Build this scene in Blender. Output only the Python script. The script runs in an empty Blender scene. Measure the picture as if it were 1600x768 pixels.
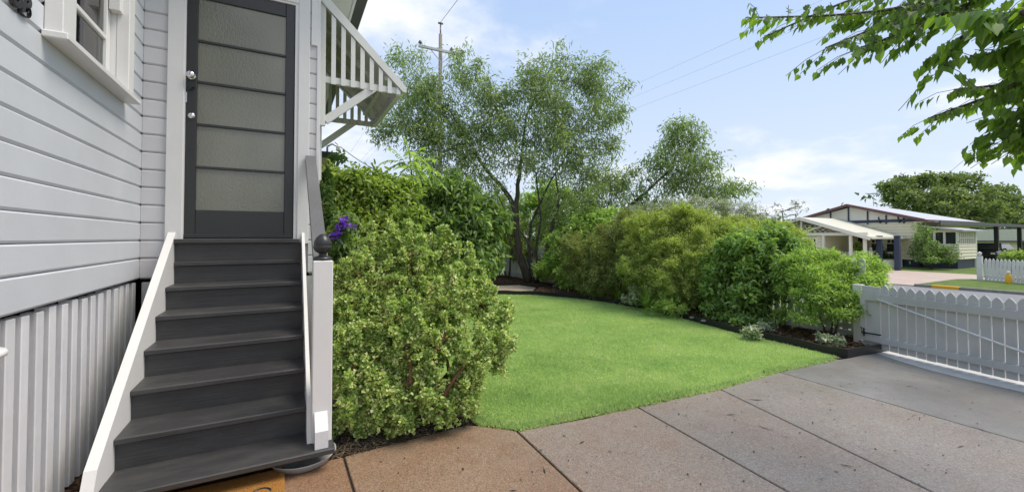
import bpy, bmesh, math, random
import numpy as np
from mathutils import Vector, Matrix
rng = np.random.default_rng(7)
random.seed(7)
R = math.radians
SC = bpy.context.scene
COL = SC.collection

# ------------------------------------------------------------------ camera
cd = bpy.data.cameras.new('camera')
cam = bpy.data.objects.new('camera', cd); COL.objects.link(cam)
cam.location = (0, 0, 1.42)
cam.rotation_euler = (R(90 + 1.17), 0, R(-28.26))
cd.sensor_width = 36; cd.lens = 36 * 653 / 1600
cd.shift_y = -27 / 1600
cd.clip_start = 0.05; cd.clip_end = 3000
SC.camera = cam
SC.view_settings.view_transform = 'Standard'
SC.view_settings.look = 'None'
SC.view_settings.gamma = 1
SC.view_settings.exposure = 1.12
SC.render.resolution_x = 1024; SC.render.resolution_y = 491

# ------------------------------------------------------------------ sky and sun
SUN_EL, SUN_AZ = 60.0, 116.0        # degrees; azimuth clockwise from +Y
w = bpy.data.worlds.new('World'); SC.world = w; w.use_nodes = True
nt = w.node_tree; N = nt.nodes; L = nt.links
for n in list(N): N.remove(n)
out = N.new('ShaderNodeOutputWorld'); bg = N.new('ShaderNodeBackground')
sky = N.new('ShaderNodeTexSky'); sky.sky_type = 'NISHITA'; sky.sun_disc = False
sky.sun_elevation = R(SUN_EL); sky.sun_rotation = R(SUN_AZ)
sky.air_density = 1.0; sky.dust_density = 1.2; sky.ozone_density = 1.6; sky.altitude = 500
tc = N.new('ShaderNodeTexCoord'); sep = N.new('ShaderNodeSeparateXYZ')
L.new(tc.outputs['Generated'], sep.inputs[0])
def mth(op, a, b=None, clamp=False):
    m = N.new('ShaderNodeMath'); m.operation = op; m.use_clamp = clamp
    for i, x in enumerate((a, b)):
        if x is None: continue
        if isinstance(x, (int, float)): m.inputs[i].default_value = x
        else: L.new(x, m.inputs[i])
    return m.outputs[0]
zz = mth('ADD', mth('MAXIMUM', sep.outputs[2], 0.0), 0.22)
cx = mth('DIVIDE', sep.outputs[0], zz); cy = mth('DIVIDE', sep.outputs[1], zz)
cmb = N.new('ShaderNodeCombineXYZ'); L.new(cx, cmb.inputs[0]); L.new(cy, cmb.inputs[1]); cmb.inputs[2].default_value = 12.6
def noise(scale, detail, rough, vec):
    n = N.new('ShaderNodeTexNoise'); n.inputs['Scale'].default_value = scale
    n.inputs['Detail'].default_value = detail; n.inputs['Roughness'].default_value = rough
    L.new(vec, n.inputs['Vector']); return n.outputs[0]
n1 = noise(1.5, 9, 0.58, cmb.outputs[0]); n2 = noise(0.5, 2, 0.5, cmb.outputs[0])
cl = mth('ADD', mth('MULTIPLY', n1, 0.62), mth('MULTIPLY', n2, 0.5))
def maprange(v, a, b, c, d):
    m = N.new('ShaderNodeMapRange'); m.interpolation_type = 'SMOOTHSTEP'
    for i, x in enumerate((a, b, c, d)): m.inputs[i + 1].default_value = x
    L.new(v, m.inputs[0]); return m.outputs[0]
cmask = maprange(cl, 0.515, 0.68, 0.0, 0.95)  # cloud cover raised, also overhead out of view, to neutralise the ambient light
hz = maprange(sep.outputs[2], 0.0, 0.6, 0.92, 0.78)     # thin veil, thicker towards the horizon
mx1 = N.new('ShaderNodeMix'); mx1.data_type = 'RGBA'
rp = N.new('ShaderNodeValToRGB'); e_ = rp.color_ramp.elements
e_[0].position = 0.0; e_[0].color = (.80, .87, .98, 1); e_[1].position = .62; e_[1].color = (.46, .655, .99, 1)
L.new(sep.outputs[2], rp.inputs[0]); vs_ = N.new('ShaderNodeVectorMath'); vs_.operation = 'SCALE'; vs_.inputs[3].default_value = 4.4
L.new(rp.outputs[0], vs_.inputs[0]); L.new(vs_.outputs[0], mx1.inputs[7])
L.new(hz, mx1.inputs[0]); L.new(sky.outputs[0], mx1.inputs[6])
mx2 = N.new('ShaderNodeMix'); mx2.data_type = 'RGBA'
mx2.inputs[7].default_value = (4.95, 4.95, 5.0, 1)
L.new(cmask, mx2.inputs[0]); L.new(mx1.outputs[2], mx2.inputs[6])
L.new(mx2.outputs[2], bg.inputs[0]); bg.inputs[1].default_value = 0.105
L.new(bg.outputs[0], out.inputs[0])

sd = bpy.data.lights.new('sun', 'SUN'); sd.energy = 1.6; sd.angle = R(28); sd.color = (1, 0.89, 0.74)
sun = bpy.data.objects.new('sun', sd); COL.objects.link(sun)
az, el = R(SUN_AZ), R(SUN_EL)
sdir = Vector((math.sin(az) * math.cos(el), math.cos(az) * math.cos(el), math.sin(el)))
sun.rotation_euler = sdir.to_track_quat('Z', 'Y').to_euler()
sun.location = (0, -5, 20)

# ------------------------------------------------------------------ materials
MATS = {}
class NT:
    def __init__(s, name):
        s.m = bpy.data.materials.new(name); s.m.use_nodes = True
        s.t = s.m.node_tree; s.n = s.t.nodes; s.l = s.t.links
        s.p = s.n['Principled BSDF']; s.out = s.n['Material Output']
    def new(s, kind, **kw):
        n = s.n.new('ShaderNode' + kind)
        for k, v in kw.items():
            if k in n.inputs: n.inputs[k].default_value = v
            else: setattr(n, k, v)
        return n
    def coord(s, which='Object', scale=None):
        c = s.new('TexCoord'); o = c.outputs[which]
        if which == 'World':
            o = s.new('NewGeometry').outputs['Position']
        if scale:
            mp = s.new('Mapping'); mp.inputs['Scale'].default_value = scale; s.l.new(o, mp.inputs[0]); o = mp.outputs[0]
        return o
    def pos(s, scale=None):
        o = s.new('NewGeometry').outputs['Position']
        if scale:
            mp = s.new('Mapping'); mp.inputs['Scale'].default_value = scale; s.l.new(o, mp.inputs[0]); o = mp.outputs[0]
        return o
    def noise(s, scale, detail=4, rough=.55, vec=None):
        n = s.new('TexNoise', Scale=scale, Detail=detail, Roughness=rough)
        if vec is not None: s.l.new(vec, n.inputs['Vector'])
        return n.outputs[0]
    def ramp(s, v, stops, interp='LINEAR'):
        r = s.new('ValToRGB'); e = r.color_ramp.elements; r.color_ramp.interpolation = interp
        while len(e) < len(stops): e.new(.5)
        for i, (p, c) in enumerate(stops):
            e[i].position = p; e[i].color = (*c, 1) if len(c) == 3 else c
        s.l.new(v, r.inputs[0]); return r.outputs[0]
    def mix(s, f, a, b, mode='MIX'):
        m = s.new('Mix', data_type='RGBA'); m.blend_type = mode
        for i, x in ((0, f), (6, a), (7, b)):
            if isinstance(x, (int, float)): m.inputs[i].default_value = x
            elif isinstance(x, tuple): m.inputs[i].default_value = (*x, 1)
            else: s.l.new(x, m.inputs[i])
        return m.outputs[2]
    def base(s, c):
        if isinstance(c, tuple): s.p.inputs['Base Color'].default_value = (*c, 1)
        else: s.l.new(c, s.p.inputs['Base Color'])
    def bump(s, h, strength=.3, dist=.01):
        b = s.new('Bump', Strength=strength, Distance=dist); s.l.new(h, b.inputs['Height'])
        s.l.new(b.outputs[0], s.p.inputs['Normal'])
    def rough(s, v):
        if isinstance(v, (int, float)): s.p.inputs['Roughness'].default_value = v
        else: s.l.new(v, s.p.inputs['Roughness'])

def paint(name, col, rough=.5, var=.08, grain=(6, 60, 60), bump=.15, dirt=.0):
    k = NT(name)
    g = k.noise(1, 5, .6, k.coord('Object', grain))
    b = k.noise(2.2, 4, .6, k.pos())
    c = k.mix(k.ramp(b, [(.3, (0, 0, 0)), (.7, (1, 1, 1))]), tuple(x * (1 - var) for x in col), tuple(min(1, x * (1 + var * .6)) for x in col))
    if dirt:
        d = k.noise(9, 6, .7, k.pos())
        c = k.mix(k.ramp(d, [(.55, (0, 0, 0)), (.75, (dirt, dirt, dirt))]), c, (.22, .20, .17))
    oi = k.new('ObjectInfo'); hv = k.ramp(oi.outputs['Random'], [(0, (.93, .93, .93)), (1, (1, 1, 1))]); c = k.mix(1.0, c, hv, 'MULTIPLY')
    k.base(c); k.rough(rough); k.bump(g, bump, .004)
    return k.m
def plain(name, col, rough=.5, metal=0.0):
    k = NT(name); b = k.noise(5, 3, .6, k.pos())
    k.base(k.mix(b, tuple(x * .88 for x in col), tuple(min(1, x * 1.1) for x in col)))
    k.rough(rough); k.p.inputs['Metallic'].default_value = metal
    return k.m
def leafmat(name, stops, rough=.42, trans=.35, tint=(1.25, 1.35, .5)):
    k = NT(name)
    if trans > .1: stops = [(p, tuple(min(.8, (x * .80 + .20 * (.3 * c[0] + .6 * c[1] + .1 * c[2])) * 1.5) for x in c)) for p, c in stops]
    g = k.new('NewGeometry')
    n = k.noise(1.7, 3, .6, k.pos())
    v = k.new('Math', operation='ADD'); 
    m1 = k.new('Math', operation='MULTIPLY'); k.l.new(g.outputs['Random Per Island'], m1.inputs[0]); m1.inputs[1].default_value = .7
    m2 = k.new('Math', operation='MULTIPLY'); k.l.new(n, m2.inputs[0]); m2.inputs[1].default_value = .3 if 'grass' not in name else .75
    if 'grass' in name: m1.inputs[1].default_value = .35
    k.l.new(m1.outputs[0], v.inputs[0]); k.l.new(m2.outputs[0], v.inputs[1])
    c = k.ramp(v.outputs[0], stops)
    k.base(c); k.rough(rough)
    k.p.inputs['Specular IOR Level'].default_value = .35
    tr = k.new('BsdfTranslucent'); k.l.new(k.mix(1.0, c, tint, 'MULTIPLY'), tr.inputs[0])
    mx = k.new('MixShader'); mx.inputs[0].default_value = trans
    k.l.new(k.p.outputs[0], mx.inputs[1]); k.l.new(tr.outputs[0], mx.inputs[2]); k.l.new(mx.outputs[0], k.out.inputs[0])
    return k.m
def bark(name, a, b, sc=(14, 14, 3)):
    k = NT(name); n = k.noise(2, 6, .65, k.coord('Object', sc))
    k.base(k.ramp(n, [(.3, a), (.7, b)])); k.rough(.85); k.bump(n, .6, .02); return k.m
def concrete(name, a, b, c, speck=1.0, rough=(.3, .62), smooth=False):
    k = NT(name); p = k.pos(); a, b, c = [tuple(min(.75, x * g_) for x, g_ in zip(q_, (1.22, 1.21, 1.17))) for q_ in (a, b, c)]
    big = k.noise(.9, 5, .6, p); mid = k.noise(5, 5, .65, p); fine = k.noise(95, 3, .7, p)
    v = k.new('TexVoronoi', Scale=150.0); k.l.new(p, v.inputs['Vector'])
    v2 = k.new('TexVoronoi', Scale=260.0); k.l.new(p, v2.inputs['Vector'])
    col = k.mix(k.ramp(big, [(.32, (0, 0, 0)), (.68, (1, 1, 1))]), a, b)
    col = k.mix(k.ramp(mid, [(.48, (0, 0, 0)), (.75, (.75, .75, .75))]), col, c)
    agg = k.ramp(v.outputs['Color'], [(.1, (.45, .43, .42)), (.45, (.9, .88, .86)), (.8, (1.15, 1.12, 1.1)), (1, (1.75, 1.7, 1.65))])
    col = k.mix(.75 * speck, col, agg, 'MULTIPLY')
    pits = k.ramp(v2.outputs['Distance'], [(.0, (0, 0, 0)), (.3, (1, 1, 1))])
    col = k.mix(.35 * speck, col, pits, 'MULTIPLY')
    col = k.mix(k.ramp(fine, [(.64, (0, 0, 0)), (.74, (.35 * speck,) * 3)]), col, (.03, .028, .026))
    k.base(col)
    k.rough(k.ramp(k.noise(1.6, 4, .6, p), [(.3, (rough[0],) * 3), (.7, (rough[1],) * 3)]))
    k.bump(k.mix(.5, v.outputs['Distance'], fine), .35 * speck + .1, .004)
    return k.m

M = {}
M['board'] = paint('painted weatherboard', (.66, .69, .73), .42, .05, (1.2, 40, 60), .12, .06)
M['board2'] = paint('painted weatherboard in grey', (.64, .635, .645), .45, .05, (1.2, 40, 60), .12)
M['white'] = paint('white gloss paint', (.78, .775, .765), .38, .04, (30, 30, 4), .12, .04)
M['white_worn'] = paint('worn white paint', (.72, .73, .75), .5, .10, (40, 40, 5), .5, .12)
M['grey_white'] = paint('weathered white paint greyed for shade', (.52, .52, .525), .6, .10, (40, 40, 5), .4, .14)  # shade on the gate's back face is mixed into this grey
M['fence_white'] = paint('fence white', (.64, .64, .63), .5, .08, (40, 40, 5), .2, .06)
M['stair'] = paint('charcoal deck paint', (.042, .042, .043), .42, .16, (3, 60, 60), .55, .0)
k = NT('worn charcoal deck paint'); g_ = k.noise(1, 5, .6, k.coord('Object', (3, 60, 60))); w_ = k.noise(2.6, 6, .68, k.coord('Object', (1.2, 3.0, 3.0))); s_ = k.noise(24, 5, .7, k.pos())
c_ = k.mix(k.ramp(w_, [(.42, (0, 0, 0)), (.68, (1, 1, 1))]), (.046, .046, .047), (.064, .0635, .063)); c_ = k.mix(k.ramp(s_, [(.62, (0, 0, 0)), (.80, (.4, .4, .4))]), c_, (.13, .125, .12))
k.base(c_); k.rough(k.ramp(w_, [(.3, (.36,) * 3), (.7, (.6,) * 3)])); k.bump(g_, .6, .004); M['stair'] = k.m
M['door'] = paint('charcoal door paint', (.032, .033, .034), .34, .06, (40, 40, 3), .12)
M['rail'] = paint('weathered grey timber', (.15, .15, .155), .55, .18, (60, 4, 60), .6)
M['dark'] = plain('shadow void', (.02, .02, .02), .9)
M['black'] = plain('black metal', (.02, .021, .023), .35)
M['chrome'] = plain('polished chrome', (.75, .75, .76), .16, 1.0)
M['blind'] = plain('blind slat', (.80, .80, .74), .5)
M['edging'] = plain('black edging plastic', (.022, .022, .024), .5)
M['saucer'] = plain('grey plastic', (.46, .48, .50), .35)
M['soffit'] = paint('white soffit', (.74, .75, .74), .5, .04)
M['hood'] = paint('cream white paint', (.74, .75, .71), .45, .05, (30, 30, 4), .15)
M['gutter'] = plain('charcoal gutter', (.07, .073, .078), .35)
M['roofing'] = plain('grey roofing iron', (.38, .39, .40), .45, .3)

k = NT('obscure glass'); p = k.coord('Object', (60, 60, 42))
n = k.noise(1.3, 2, .5, p); bl = k.noise(1.1, 2, .5, k.coord('Object'))
k.base(k.ramp(bl, [(.3, (.12, .125, .09)), (.7, (.20, .20, .155))]))
k.rough(.10); k.bump(n, .22, .010); k.p.inputs['Specular IOR Level'].default_value = .9
M['obscure'] = k.m
k = NT('window glass')
tr = k.new('BsdfTransparent'); gl = k.new('BsdfGlossy', Roughness=.03); fr = k.new('Fresnel', IOR=1.55)
mx = k.new('MixShader'); mu = k.new('Math', operation='ADD'); mu.inputs[1].default_value = .06
k.l.new(fr.outputs[0], mu.inputs[0]); k.l.new(mu.outputs[0], mx.inputs[0]); k.l.new(tr.outputs[0], mx.inputs[1]); k.l.new(gl.outputs[0], mx.inputs[2])
tr.inputs[0].default_value = (.84, .86, .80, 1); k.l.new(mx.outputs[0], k.out.inputs[0])
M['glass'] = k.m

M['slab_red'] = concrete('aggregate concrete stained red', (.215, .13, .08), (.255, .165, .11), (.18, .095, .055))
M['slab_tan'] = concrete('aggregate concrete stained tan', (.225, .145, .095), (.26, .19, .14), (.20, .12, .075))
M['slab_pink'] = concrete('aggregate concrete pinkish', (.235, .18, .145), (.265, .22, .185), (.235, .16, .12))
M['slab_grey'] = concrete('aggregate concrete grey brown', (.215, .175, .15), (.25, .22, .195), (.225, .165, .13))
M['slab_cool'] = concrete('aggregate concrete cool grey', (.205, .178, .158), (.24, .22, .203), (.215, .17, .14))
M['slab_smooth'] = concrete('trowelled concrete', (.14, .132, .125), (.225, .22, .212), (.15, .13, .115), .35, (.35, .6))
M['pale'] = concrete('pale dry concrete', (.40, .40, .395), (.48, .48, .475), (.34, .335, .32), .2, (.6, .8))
M['joint'] = plain('dirt in joints', (.045, .03, .02), .95)
M['road'] = concrete('asphalt', (.16, .165, .175), (.21, .215, .225), (.14, .14, .145), .4, (.6, .8))
M['paver'] = concrete('pink paving', (.38, .29, .24), (.44, .35, .30), (.42, .37, .33), .4, (.6, .8))
M['kerb'] = concrete('kerb concrete', (.16, .155, .14), (.22, .21, .19), (.10, .09, .07), .5, (.6, .8))
M['path'] = concrete('sandy path', (.46, .36, .25), (.52, .44, .34), (.40, .27, .18), .8, (.7, .9))
M['yellow'] = paint('yellow paint', (.80, .42, .02), .5, .12)

k = NT('soil'); p = k.pos(); n = k.noise(18, 6, .7, p)
k.base(k.ramp(n, [(.3, (.025, .016, .010)), (.55, (.07, .042, .024)), (.75, (.13, .085, .05))])); k.rough(.95); k.bump(n, .8, .03)
M['soil'] = k.m
k = NT('turf soil'); p = k.pos(); n = k.noise(40, 5, .7, p); b = k.noise(.8, 3, .5, p)
k.base(k.mix(n, k.ramp(b, [(.3, (.29, .41, .08)), (.7, (.34, .46, .10))]), (.24, .32, .07))); k.rough(.95); k.bump(n, .8, .02)
M['turf'] = k.m
k = NT('verge turf'); p = k.pos(); n = k.noise(3.5, 6, .75, p)
k.base(k.ramp(n, [(.25, (.07, .12, .02)), (.5, (.12, .19, .03)), (.75, (.20, .24, .06))])); k.rough(.95); k.bump(k.noise(30, 4, .7, p), .9, .05)
M['verge'] = k.m

M['grass'] = leafmat('grass blades', [(.2, (.235, .385, .10)), (.5, (.35, .50, .15)), (.7, (.44, .56, .20)), (.95, (.58, .61, .33))], .6, .5, (1.05, 1.1, .8))
M['jade'] = leafmat('variegated jade leaf', [(0, (.06, .145, .018)), (.36, (.19, .31, .04)), (.58, (.35, .46, .09)), (.80, (.55, .61, .22)), (1, (.73, .75, .40))], .36, .34)
M['gum'] = leafmat('narrow gum leaf', [(0, (.09, .145, .045)), (.45, (.18, .26, .085)), (.8, (.29, .38, .14)), (1, (.42, .49, .24))], .38, .42, (1.15, 1.25, .6))
M['lime'] = leafmat('yellow green leaf', [(0, (.07, .13, .02)), (.45, (.16, .25, .035)), (.8, (.33, .41, .06)), (1, (.52, .50, .09))], .4, .48)
M['broad'] = leafmat('dark broad leaf', [(0, (.055, .115, .022)), (.5, (.125, .215, .045)), (.85, (.22, .32, .075)), (1, (.33, .42, .12))], .38, .4)
M['gold'] = leafmat('golden feathery leaf', [(0, (.14, .20, .03)), (.45, (.27, .35, .06)), (.8, (.41, .46, .10)), (1, (.52, .52, .16))], .5, .45)
M['olive'] = leafmat('olive feathery leaf', [(0, (.09, .13, .025)), (.5, (.19, .23, .05)), (1, (.32, .34, .10))], .5, .42)
M['murraya'] = leafmat('glossy green leaf', [(0, (.08, .165, .025)), (.5, (.16, .28, .05)), (.85, (.26, .38, .08)), (1, (.38, .48, .15))], .32, .4)
M['fresh'] = leafmat('fresh green leaf', [(0, (.12, .21, .03)), (.5, (.24, .37, .06)), (.85, (.37, .50, .10)), (1, (.52, .6, .2))], .4, .45)
M['silver'] = leafmat('silvery white leaf', [(0, (.12, .17, .06)), (.4, (.24, .31, .13)), (.7, (.45, .48, .32)), (1, (.75, .76, .66))], .5, .25, (1.1, 1.15, .8))
M['mulberry'] = leafmat('mulberry leaf', [(0, (.032, .065, .013)), (.5, (.07, .13, .024)), (.85, (.125, .22, .034)), (1, (.23, .31, .05))], .5, .5, (2.0, 2.2, .35))
M['raintree'] = leafmat('rain tree leaf', [(0, (.055, .095, .025)), (.5, (.125, .185, .045)), (.85, (.22, .28, .07)), (1, (.30, .33, .10))], .5, .35)
M['fardark'] = leafmat('far dark leaf', [(0, (.03, .06, .018)), (.5, (.06, .10, .03)), (1, (.11, .16, .05))], .5, .25)
M['purple'] = leafmat('purple petal', [(0, (.13, .03, .42)), (.5, (.24, .07, .62)), (1, (.36, .15, .72))], .5, .3, (1.1, .8, 1.3))
M['yellowpetal'] = leafmat('yellow petal', [(0, (.75, .62, .03)), (1, (.85, .78, .08))], .5, .3, (1.1, 1.1, .5))
M['whitepetal'] = leafmat('white petal', [(0, (.70, .72, .66)), (1, (.85, .85, .80))], .5, .3, (1, 1, .9))
M['chips'] = leafmat('mulch chips', [(0, (.035, .02, .012)), (.45, (.11, .06, .03)), (.8, (.22, .12, .06)), (1, (.36, .25, .15))], .85, .0)
M['straw'] = leafmat('dry straw litter', [(0, (.06, .045, .03)), (.5, (.17, .13, .09)), (1, (.34, .28, .20))], .8, .0)
M['debris'] = leafmat('dark debris', [(0, (.018, .013, .01)), (.8, (.05, .03, .02)), (1, (.3, .24, .06))], .8, .0)
M['bark'] = bark('dark rough bark', (.035, .028, .022), (.13, .105, .08))
M['jadestem'] = bark('red brown stem', (.10, .045, .025), (.24, .12, .07))
M['twig'] = bark('green brown twig', (.06, .05, .025), (.14, .12, .06))
M['coir'] = None
k = NT('coir'); p = k.pos(); n = k.noise(160, 4, .8, p)
k.base(k.ramp(n, [(.3, (.22, .085, .015)), (.5, (.50, .22, .04)), (.7, (.68, .36, .09))])); k.rough(.95); k.bump(n, 1, .012); M['coir'] = k.m
M['cream'] = paint('cream paint', (.80, .73, .53), .5, .05)
M['cream2'] = paint('pale cream paint', (.80, .77, .66), .5, .05)
M['maroon'] = paint('maroon fascia', (.16, .07, .065), .5, .06)
M['navy'] = paint('navy paint', (.03, .042, .085), .45, .08)
M['ironlight'] = plain('pale roofing iron', (.52, .52, .55), .4, .25)
M['ironcream'] = plain('cream roofing iron', (.62, .60, .49), .5, .1)
M['darkglass'] = plain('dark window glass', (.035, .04, .045), .08)
M['carpaint'] = plain('dark car paint', (.012, .014, .018), .2)
M['tyre'] = plain('tyre rubber', (.015, .015, .016), .8)
M['olivewall'] = paint('olive wall', (.20, .20, .12), .6, .08)
M['greenroof'] = plain('green roofing', (.10, .17, .13), .5)
M['poletimber'] = bark('grey pole timber', (.16, .14, .11), (.34, .31, .26), (20, 20, 1))
M['insul'] = plain('brown insulator', (.13, .10, .09), .3)
M['galv'] = plain('galvanised steel', (.42, .44, .46), .45, .5)
M['wire'] = plain('weathered wire', (.30, .31, .33), .6)

# ------------------------------------------------------------------ object helpers
def link(o, parent=None):
    COL.objects.link(o)
    if parent is not None: o.parent = parent
    return o
def tag(o, label=None, cat=None, group=None, kind=None):
    if label: o['label'] = label
    if cat: o['category'] = cat
    if group: o['group'] = group
    if kind: o['kind'] = kind
    return o
def thing(name, label, cat, loc=(0, 0, 0), rz=0, group=None):
    o = bpy.data.objects.new(name, None); o.empty_display_size = .2
    o.location = loc; o.rotation_euler = (0, 0, rz); link(o)
    return tag(o, label, cat, group)
def copy_tree(o, parent=None):
    c = o.copy(); COL.objects.link(c); c.parent = parent
    for ch in o.children: copy_tree(ch, c)
    return c

class MB:
    """collects polygons; build() links them as one mesh object"""
    def __init__(s): s.v = []; s.f = []; s.sm = []
    def add(s, vs, fs, smooth=False):
        b = len(s.v); s.v += [tuple(v) for v in vs]
        s.f += [tuple(b + i for i in f) for f in fs]; s.sm += [smooth] * len(fs); return s
    def box(s, x0, x1, y0, y1, z0, z1, bev=0.0):
        if bev <= 0:
            vs = [(x, y, z) for x in (x0, x1) for y in (y0, y1) for z in (z0, z1)]
            return s.add(vs, [(0, 1, 3, 2), (4, 6, 7, 5), (0, 4, 5, 1), (2, 3, 7, 6), (0, 2, 6, 4), (1, 5, 7, 3)])
        bm = bmesh.new(); bmesh.ops.create_cube(bm, size=1)
        for v in bm.verts:
            v.co = ((x0 + x1) / 2 + v.co.x * (x1 - x0), (y0 + y1) / 2 + v.co.y * (y1 - y0), (z0 + z1) / 2 + v.co.z * (z1 - z0))
        bmesh.ops.bevel(bm, geom=bm.edges[:], offset=bev, segments=1, affect='EDGES')
        bm.verts.index_update()
        s.add([v.co[:] for v in bm.verts], [[v.index for v in f.verts] for f in bm.faces]); bm.free(); return s
    def prism(s, poly, axis, a, b):
        """poly: 2-D outline in the plane across the axis (x: (y,z), y: (x,z), z: (x,y)), extruded from a to b"""
        n = len(poly)
        def P(p, t): return {'x': (t, p[0], p[1]), 'y': (p[0], t, p[1]), 'z': (p[0], p[1], t)}[axis]
        vs = [P(p, a) for p in poly] + [P(p, b) for p in poly]
        fs = [tuple(range(n)), tuple(range(2 * n - 1, n - 1, -1))] + [(i, (i + 1) % n, n + (i + 1) % n, n + i) for i in range(n)]
        return s.add(vs, fs)
    def beam(s, p, q, w, h, up=(0, 0, 1)):
        """rectangular bar from p to q, w across, h along up"""
        p, q = Vector(p), Vector(q); d = (q - p).normalized(); u = Vector(up)
        a = d.cross(u).normalized() * w / 2; b = a.normalized().cross(d).normalized() * h / 2
        vs = [c + i * a + j * b for c in (p, q) for i, j in ((-1, -1), (1, -1), (1, 1), (-1, 1))]
        return s.add(vs, [(0, 1, 2, 3), (7, 6, 5, 4), (0, 4, 5, 1), (1, 5, 6, 2), (2, 6, 7, 3), (3, 7, 4, 0)])
    def tube(s, pts, rad, n=6):
        pts = [Vector(p) for p in pts]; rings = []
        if not hasattr(rad, '__len__'): rad = [rad] * len(pts)
        vs = []; ref = Vector((.3, .5, .8))
        for i, p in enumerate(pts):
            d = (pts[min(i + 1, len(pts) - 1)] - pts[max(i - 1, 0)]).normalized()
            if abs(d.dot(ref.normalized())) > .95: ref = Vector((.9, -.3, .1))
            a = d.cross(ref).normalized(); b = d.cross(a)
            vs += [p + (a * math.cos(2 * math.pi * j / n) + b * math.sin(2 * math.pi * j / n)) * rad[i] for j in range(n)]
        fs = []
        for i in range(len(pts) - 1):
            fs += [(i * n + j, i * n + (j + 1) % n, (i + 1) * n + (j + 1) % n, (i + 1) * n + j) for j in range(n)]
        fs += [tuple(range(n - 1, -1, -1)), tuple((len(pts) - 1) * n + j for j in range(n))]
        return s.add(vs, fs, True)
    def lathe(s, prof, c, n=20, axis='z'):
        vs = []
        for r, h in prof:
            for j in range(n):
                a = 2 * math.pi * j / n; x, y = r * math.cos(a), r * math.sin(a)
                o = {'z': (x, y, h), 'y': (x, h, y), 'x': (h, x, y)}[axis]
                vs.append((c[0] + o[0], c[1] + o[1], c[2] + o[2]))
        fs = []
        for i in range(len(prof) - 1):
            fs += [(i * n + j, i * n + (j + 1) % n, (i + 1) * n + (j + 1) % n, (i + 1) * n + j) for j in range(n)]
        fs += [tuple(range(n - 1, -1, -1)), tuple((len(prof) - 1) * n + j for j in range(n))]
        return s.add(vs, fs, True)
    def mesh(s, name, mat):
        me = bpy.data.meshes.new(name); me.from_pydata(s.v, [], s.f)
        me.polygons.foreach_set('use_smooth', s.sm); me.update()
        bm = bmesh.new(); bm.from_mesh(me); bmesh.ops.recalc_face_normals(bm, faces=bm.faces[:]); bm.to_mesh(me); bm.free()
        if mat is not None: me.materials.append(mat)
        return me
    def build(s, name, mat, parent=None, loc=None):
        o = bpy.data.objects.new(name, s.mesh(name, mat))
        if loc: o.location = loc
        return link(o, parent)
def rel(parent, *boxes, name, mat, bev=0.0):
    """one mesh from world-space boxes, as a child of a thing at parent.location"""
    m = MB(); ox, oy, oz = parent.location
    for b in boxes: m.box(b[0] - ox, b[1] - ox, b[2] - oy, b[3] - oy, b[4] - oz, b[5] - oz, bev)
    return m.build(name, mat, parent)

def np_mesh(name, V, F, mat, parent=None, smooth=False):
    """fast mesh from arrays: V (n,3), F list of index arrays all with the same corner count"""
    me = bpy.data.meshes.new(name); F = np.asarray(F, dtype=np.int32); k = F.shape[1]
    me.vertices.add(len(V)); me.vertices.foreach_set('co', np.asarray(V, dtype=np.float32).ravel())
    me.loops.add(F.size); me.loops.foreach_set('vertex_index', F.ravel())
    me.polygons.add(len(F)); me.polygons.foreach_set('loop_start', np.arange(0, F.size, k, dtype=np.int32))
    me.polygons.foreach_set('loop_total', np.full(len(F), k, dtype=np.int32))
    if smooth: me.polygons.foreach_set('use_smooth', np.ones(len(F), dtype=bool))
    me.update(calc_edges=True); me.validate()
    me.materials.append(mat)
    o = bpy.data.objects.new(name, me); return link(o, parent)
def unit(a): return a / np.maximum(np.linalg.norm(a, axis=-1, keepdims=True), 1e-9)
def leaf_arrays(P, D, Nn, Ln, Wd, fold=.25, curl=.12, belly=.42):
    D = unit(D); S = unit(np.cross(D, Nn)); Nn = np.cross(S, D)
    Ln = Ln[:, None]; Wd = Wd[:, None]
    mid = P + D * Ln * belly
    V = np.stack([P, mid + S * Wd * .5 + Nn * Wd * fold, P + D * Ln - Nn * Ln * curl, mid - S * Wd * .5 + Nn * Wd * fold], 1)
    n = len(P); b = np.arange(n)[:, None] * 4
    F = np.concatenate([b + [0, 1, 2], b + [0, 2, 3]], 1).reshape(-1, 3)
    return V.reshape(-1, 3), F
def oval_arrays(P, D, Nn, Ln, Wd, fold=.15, curl=.1):
    """rounder leaf: six outline points"""
    D = unit(D); S = unit(np.cross(D, Nn)); Nn = np.cross(S, D); Ln = Ln[:, None]; Wd = Wd[:, None]
    V = np.stack([P, P + D * Ln * .3 + S * Wd * .46 + Nn * Wd * fold, P + D * Ln * .72 + S * Wd * .36 + Nn * Wd * fold * .6,
                  P + D * Ln - Nn * Ln * curl, P + D * Ln * .72 - S * Wd * .36 + Nn * Wd * fold * .6, P + D * Ln * .3 - S * Wd * .46 + Nn * Wd * fold], 1)
    n = len(P); b = np.arange(n)[:, None] * 6
    F = np.concatenate([b + [0, 1, 2], b + [0, 2, 3], b + [0, 3, 4], b + [0, 4, 5]], 1).reshape(-1, 3)
    return V.reshape(-1, 3), F
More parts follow.
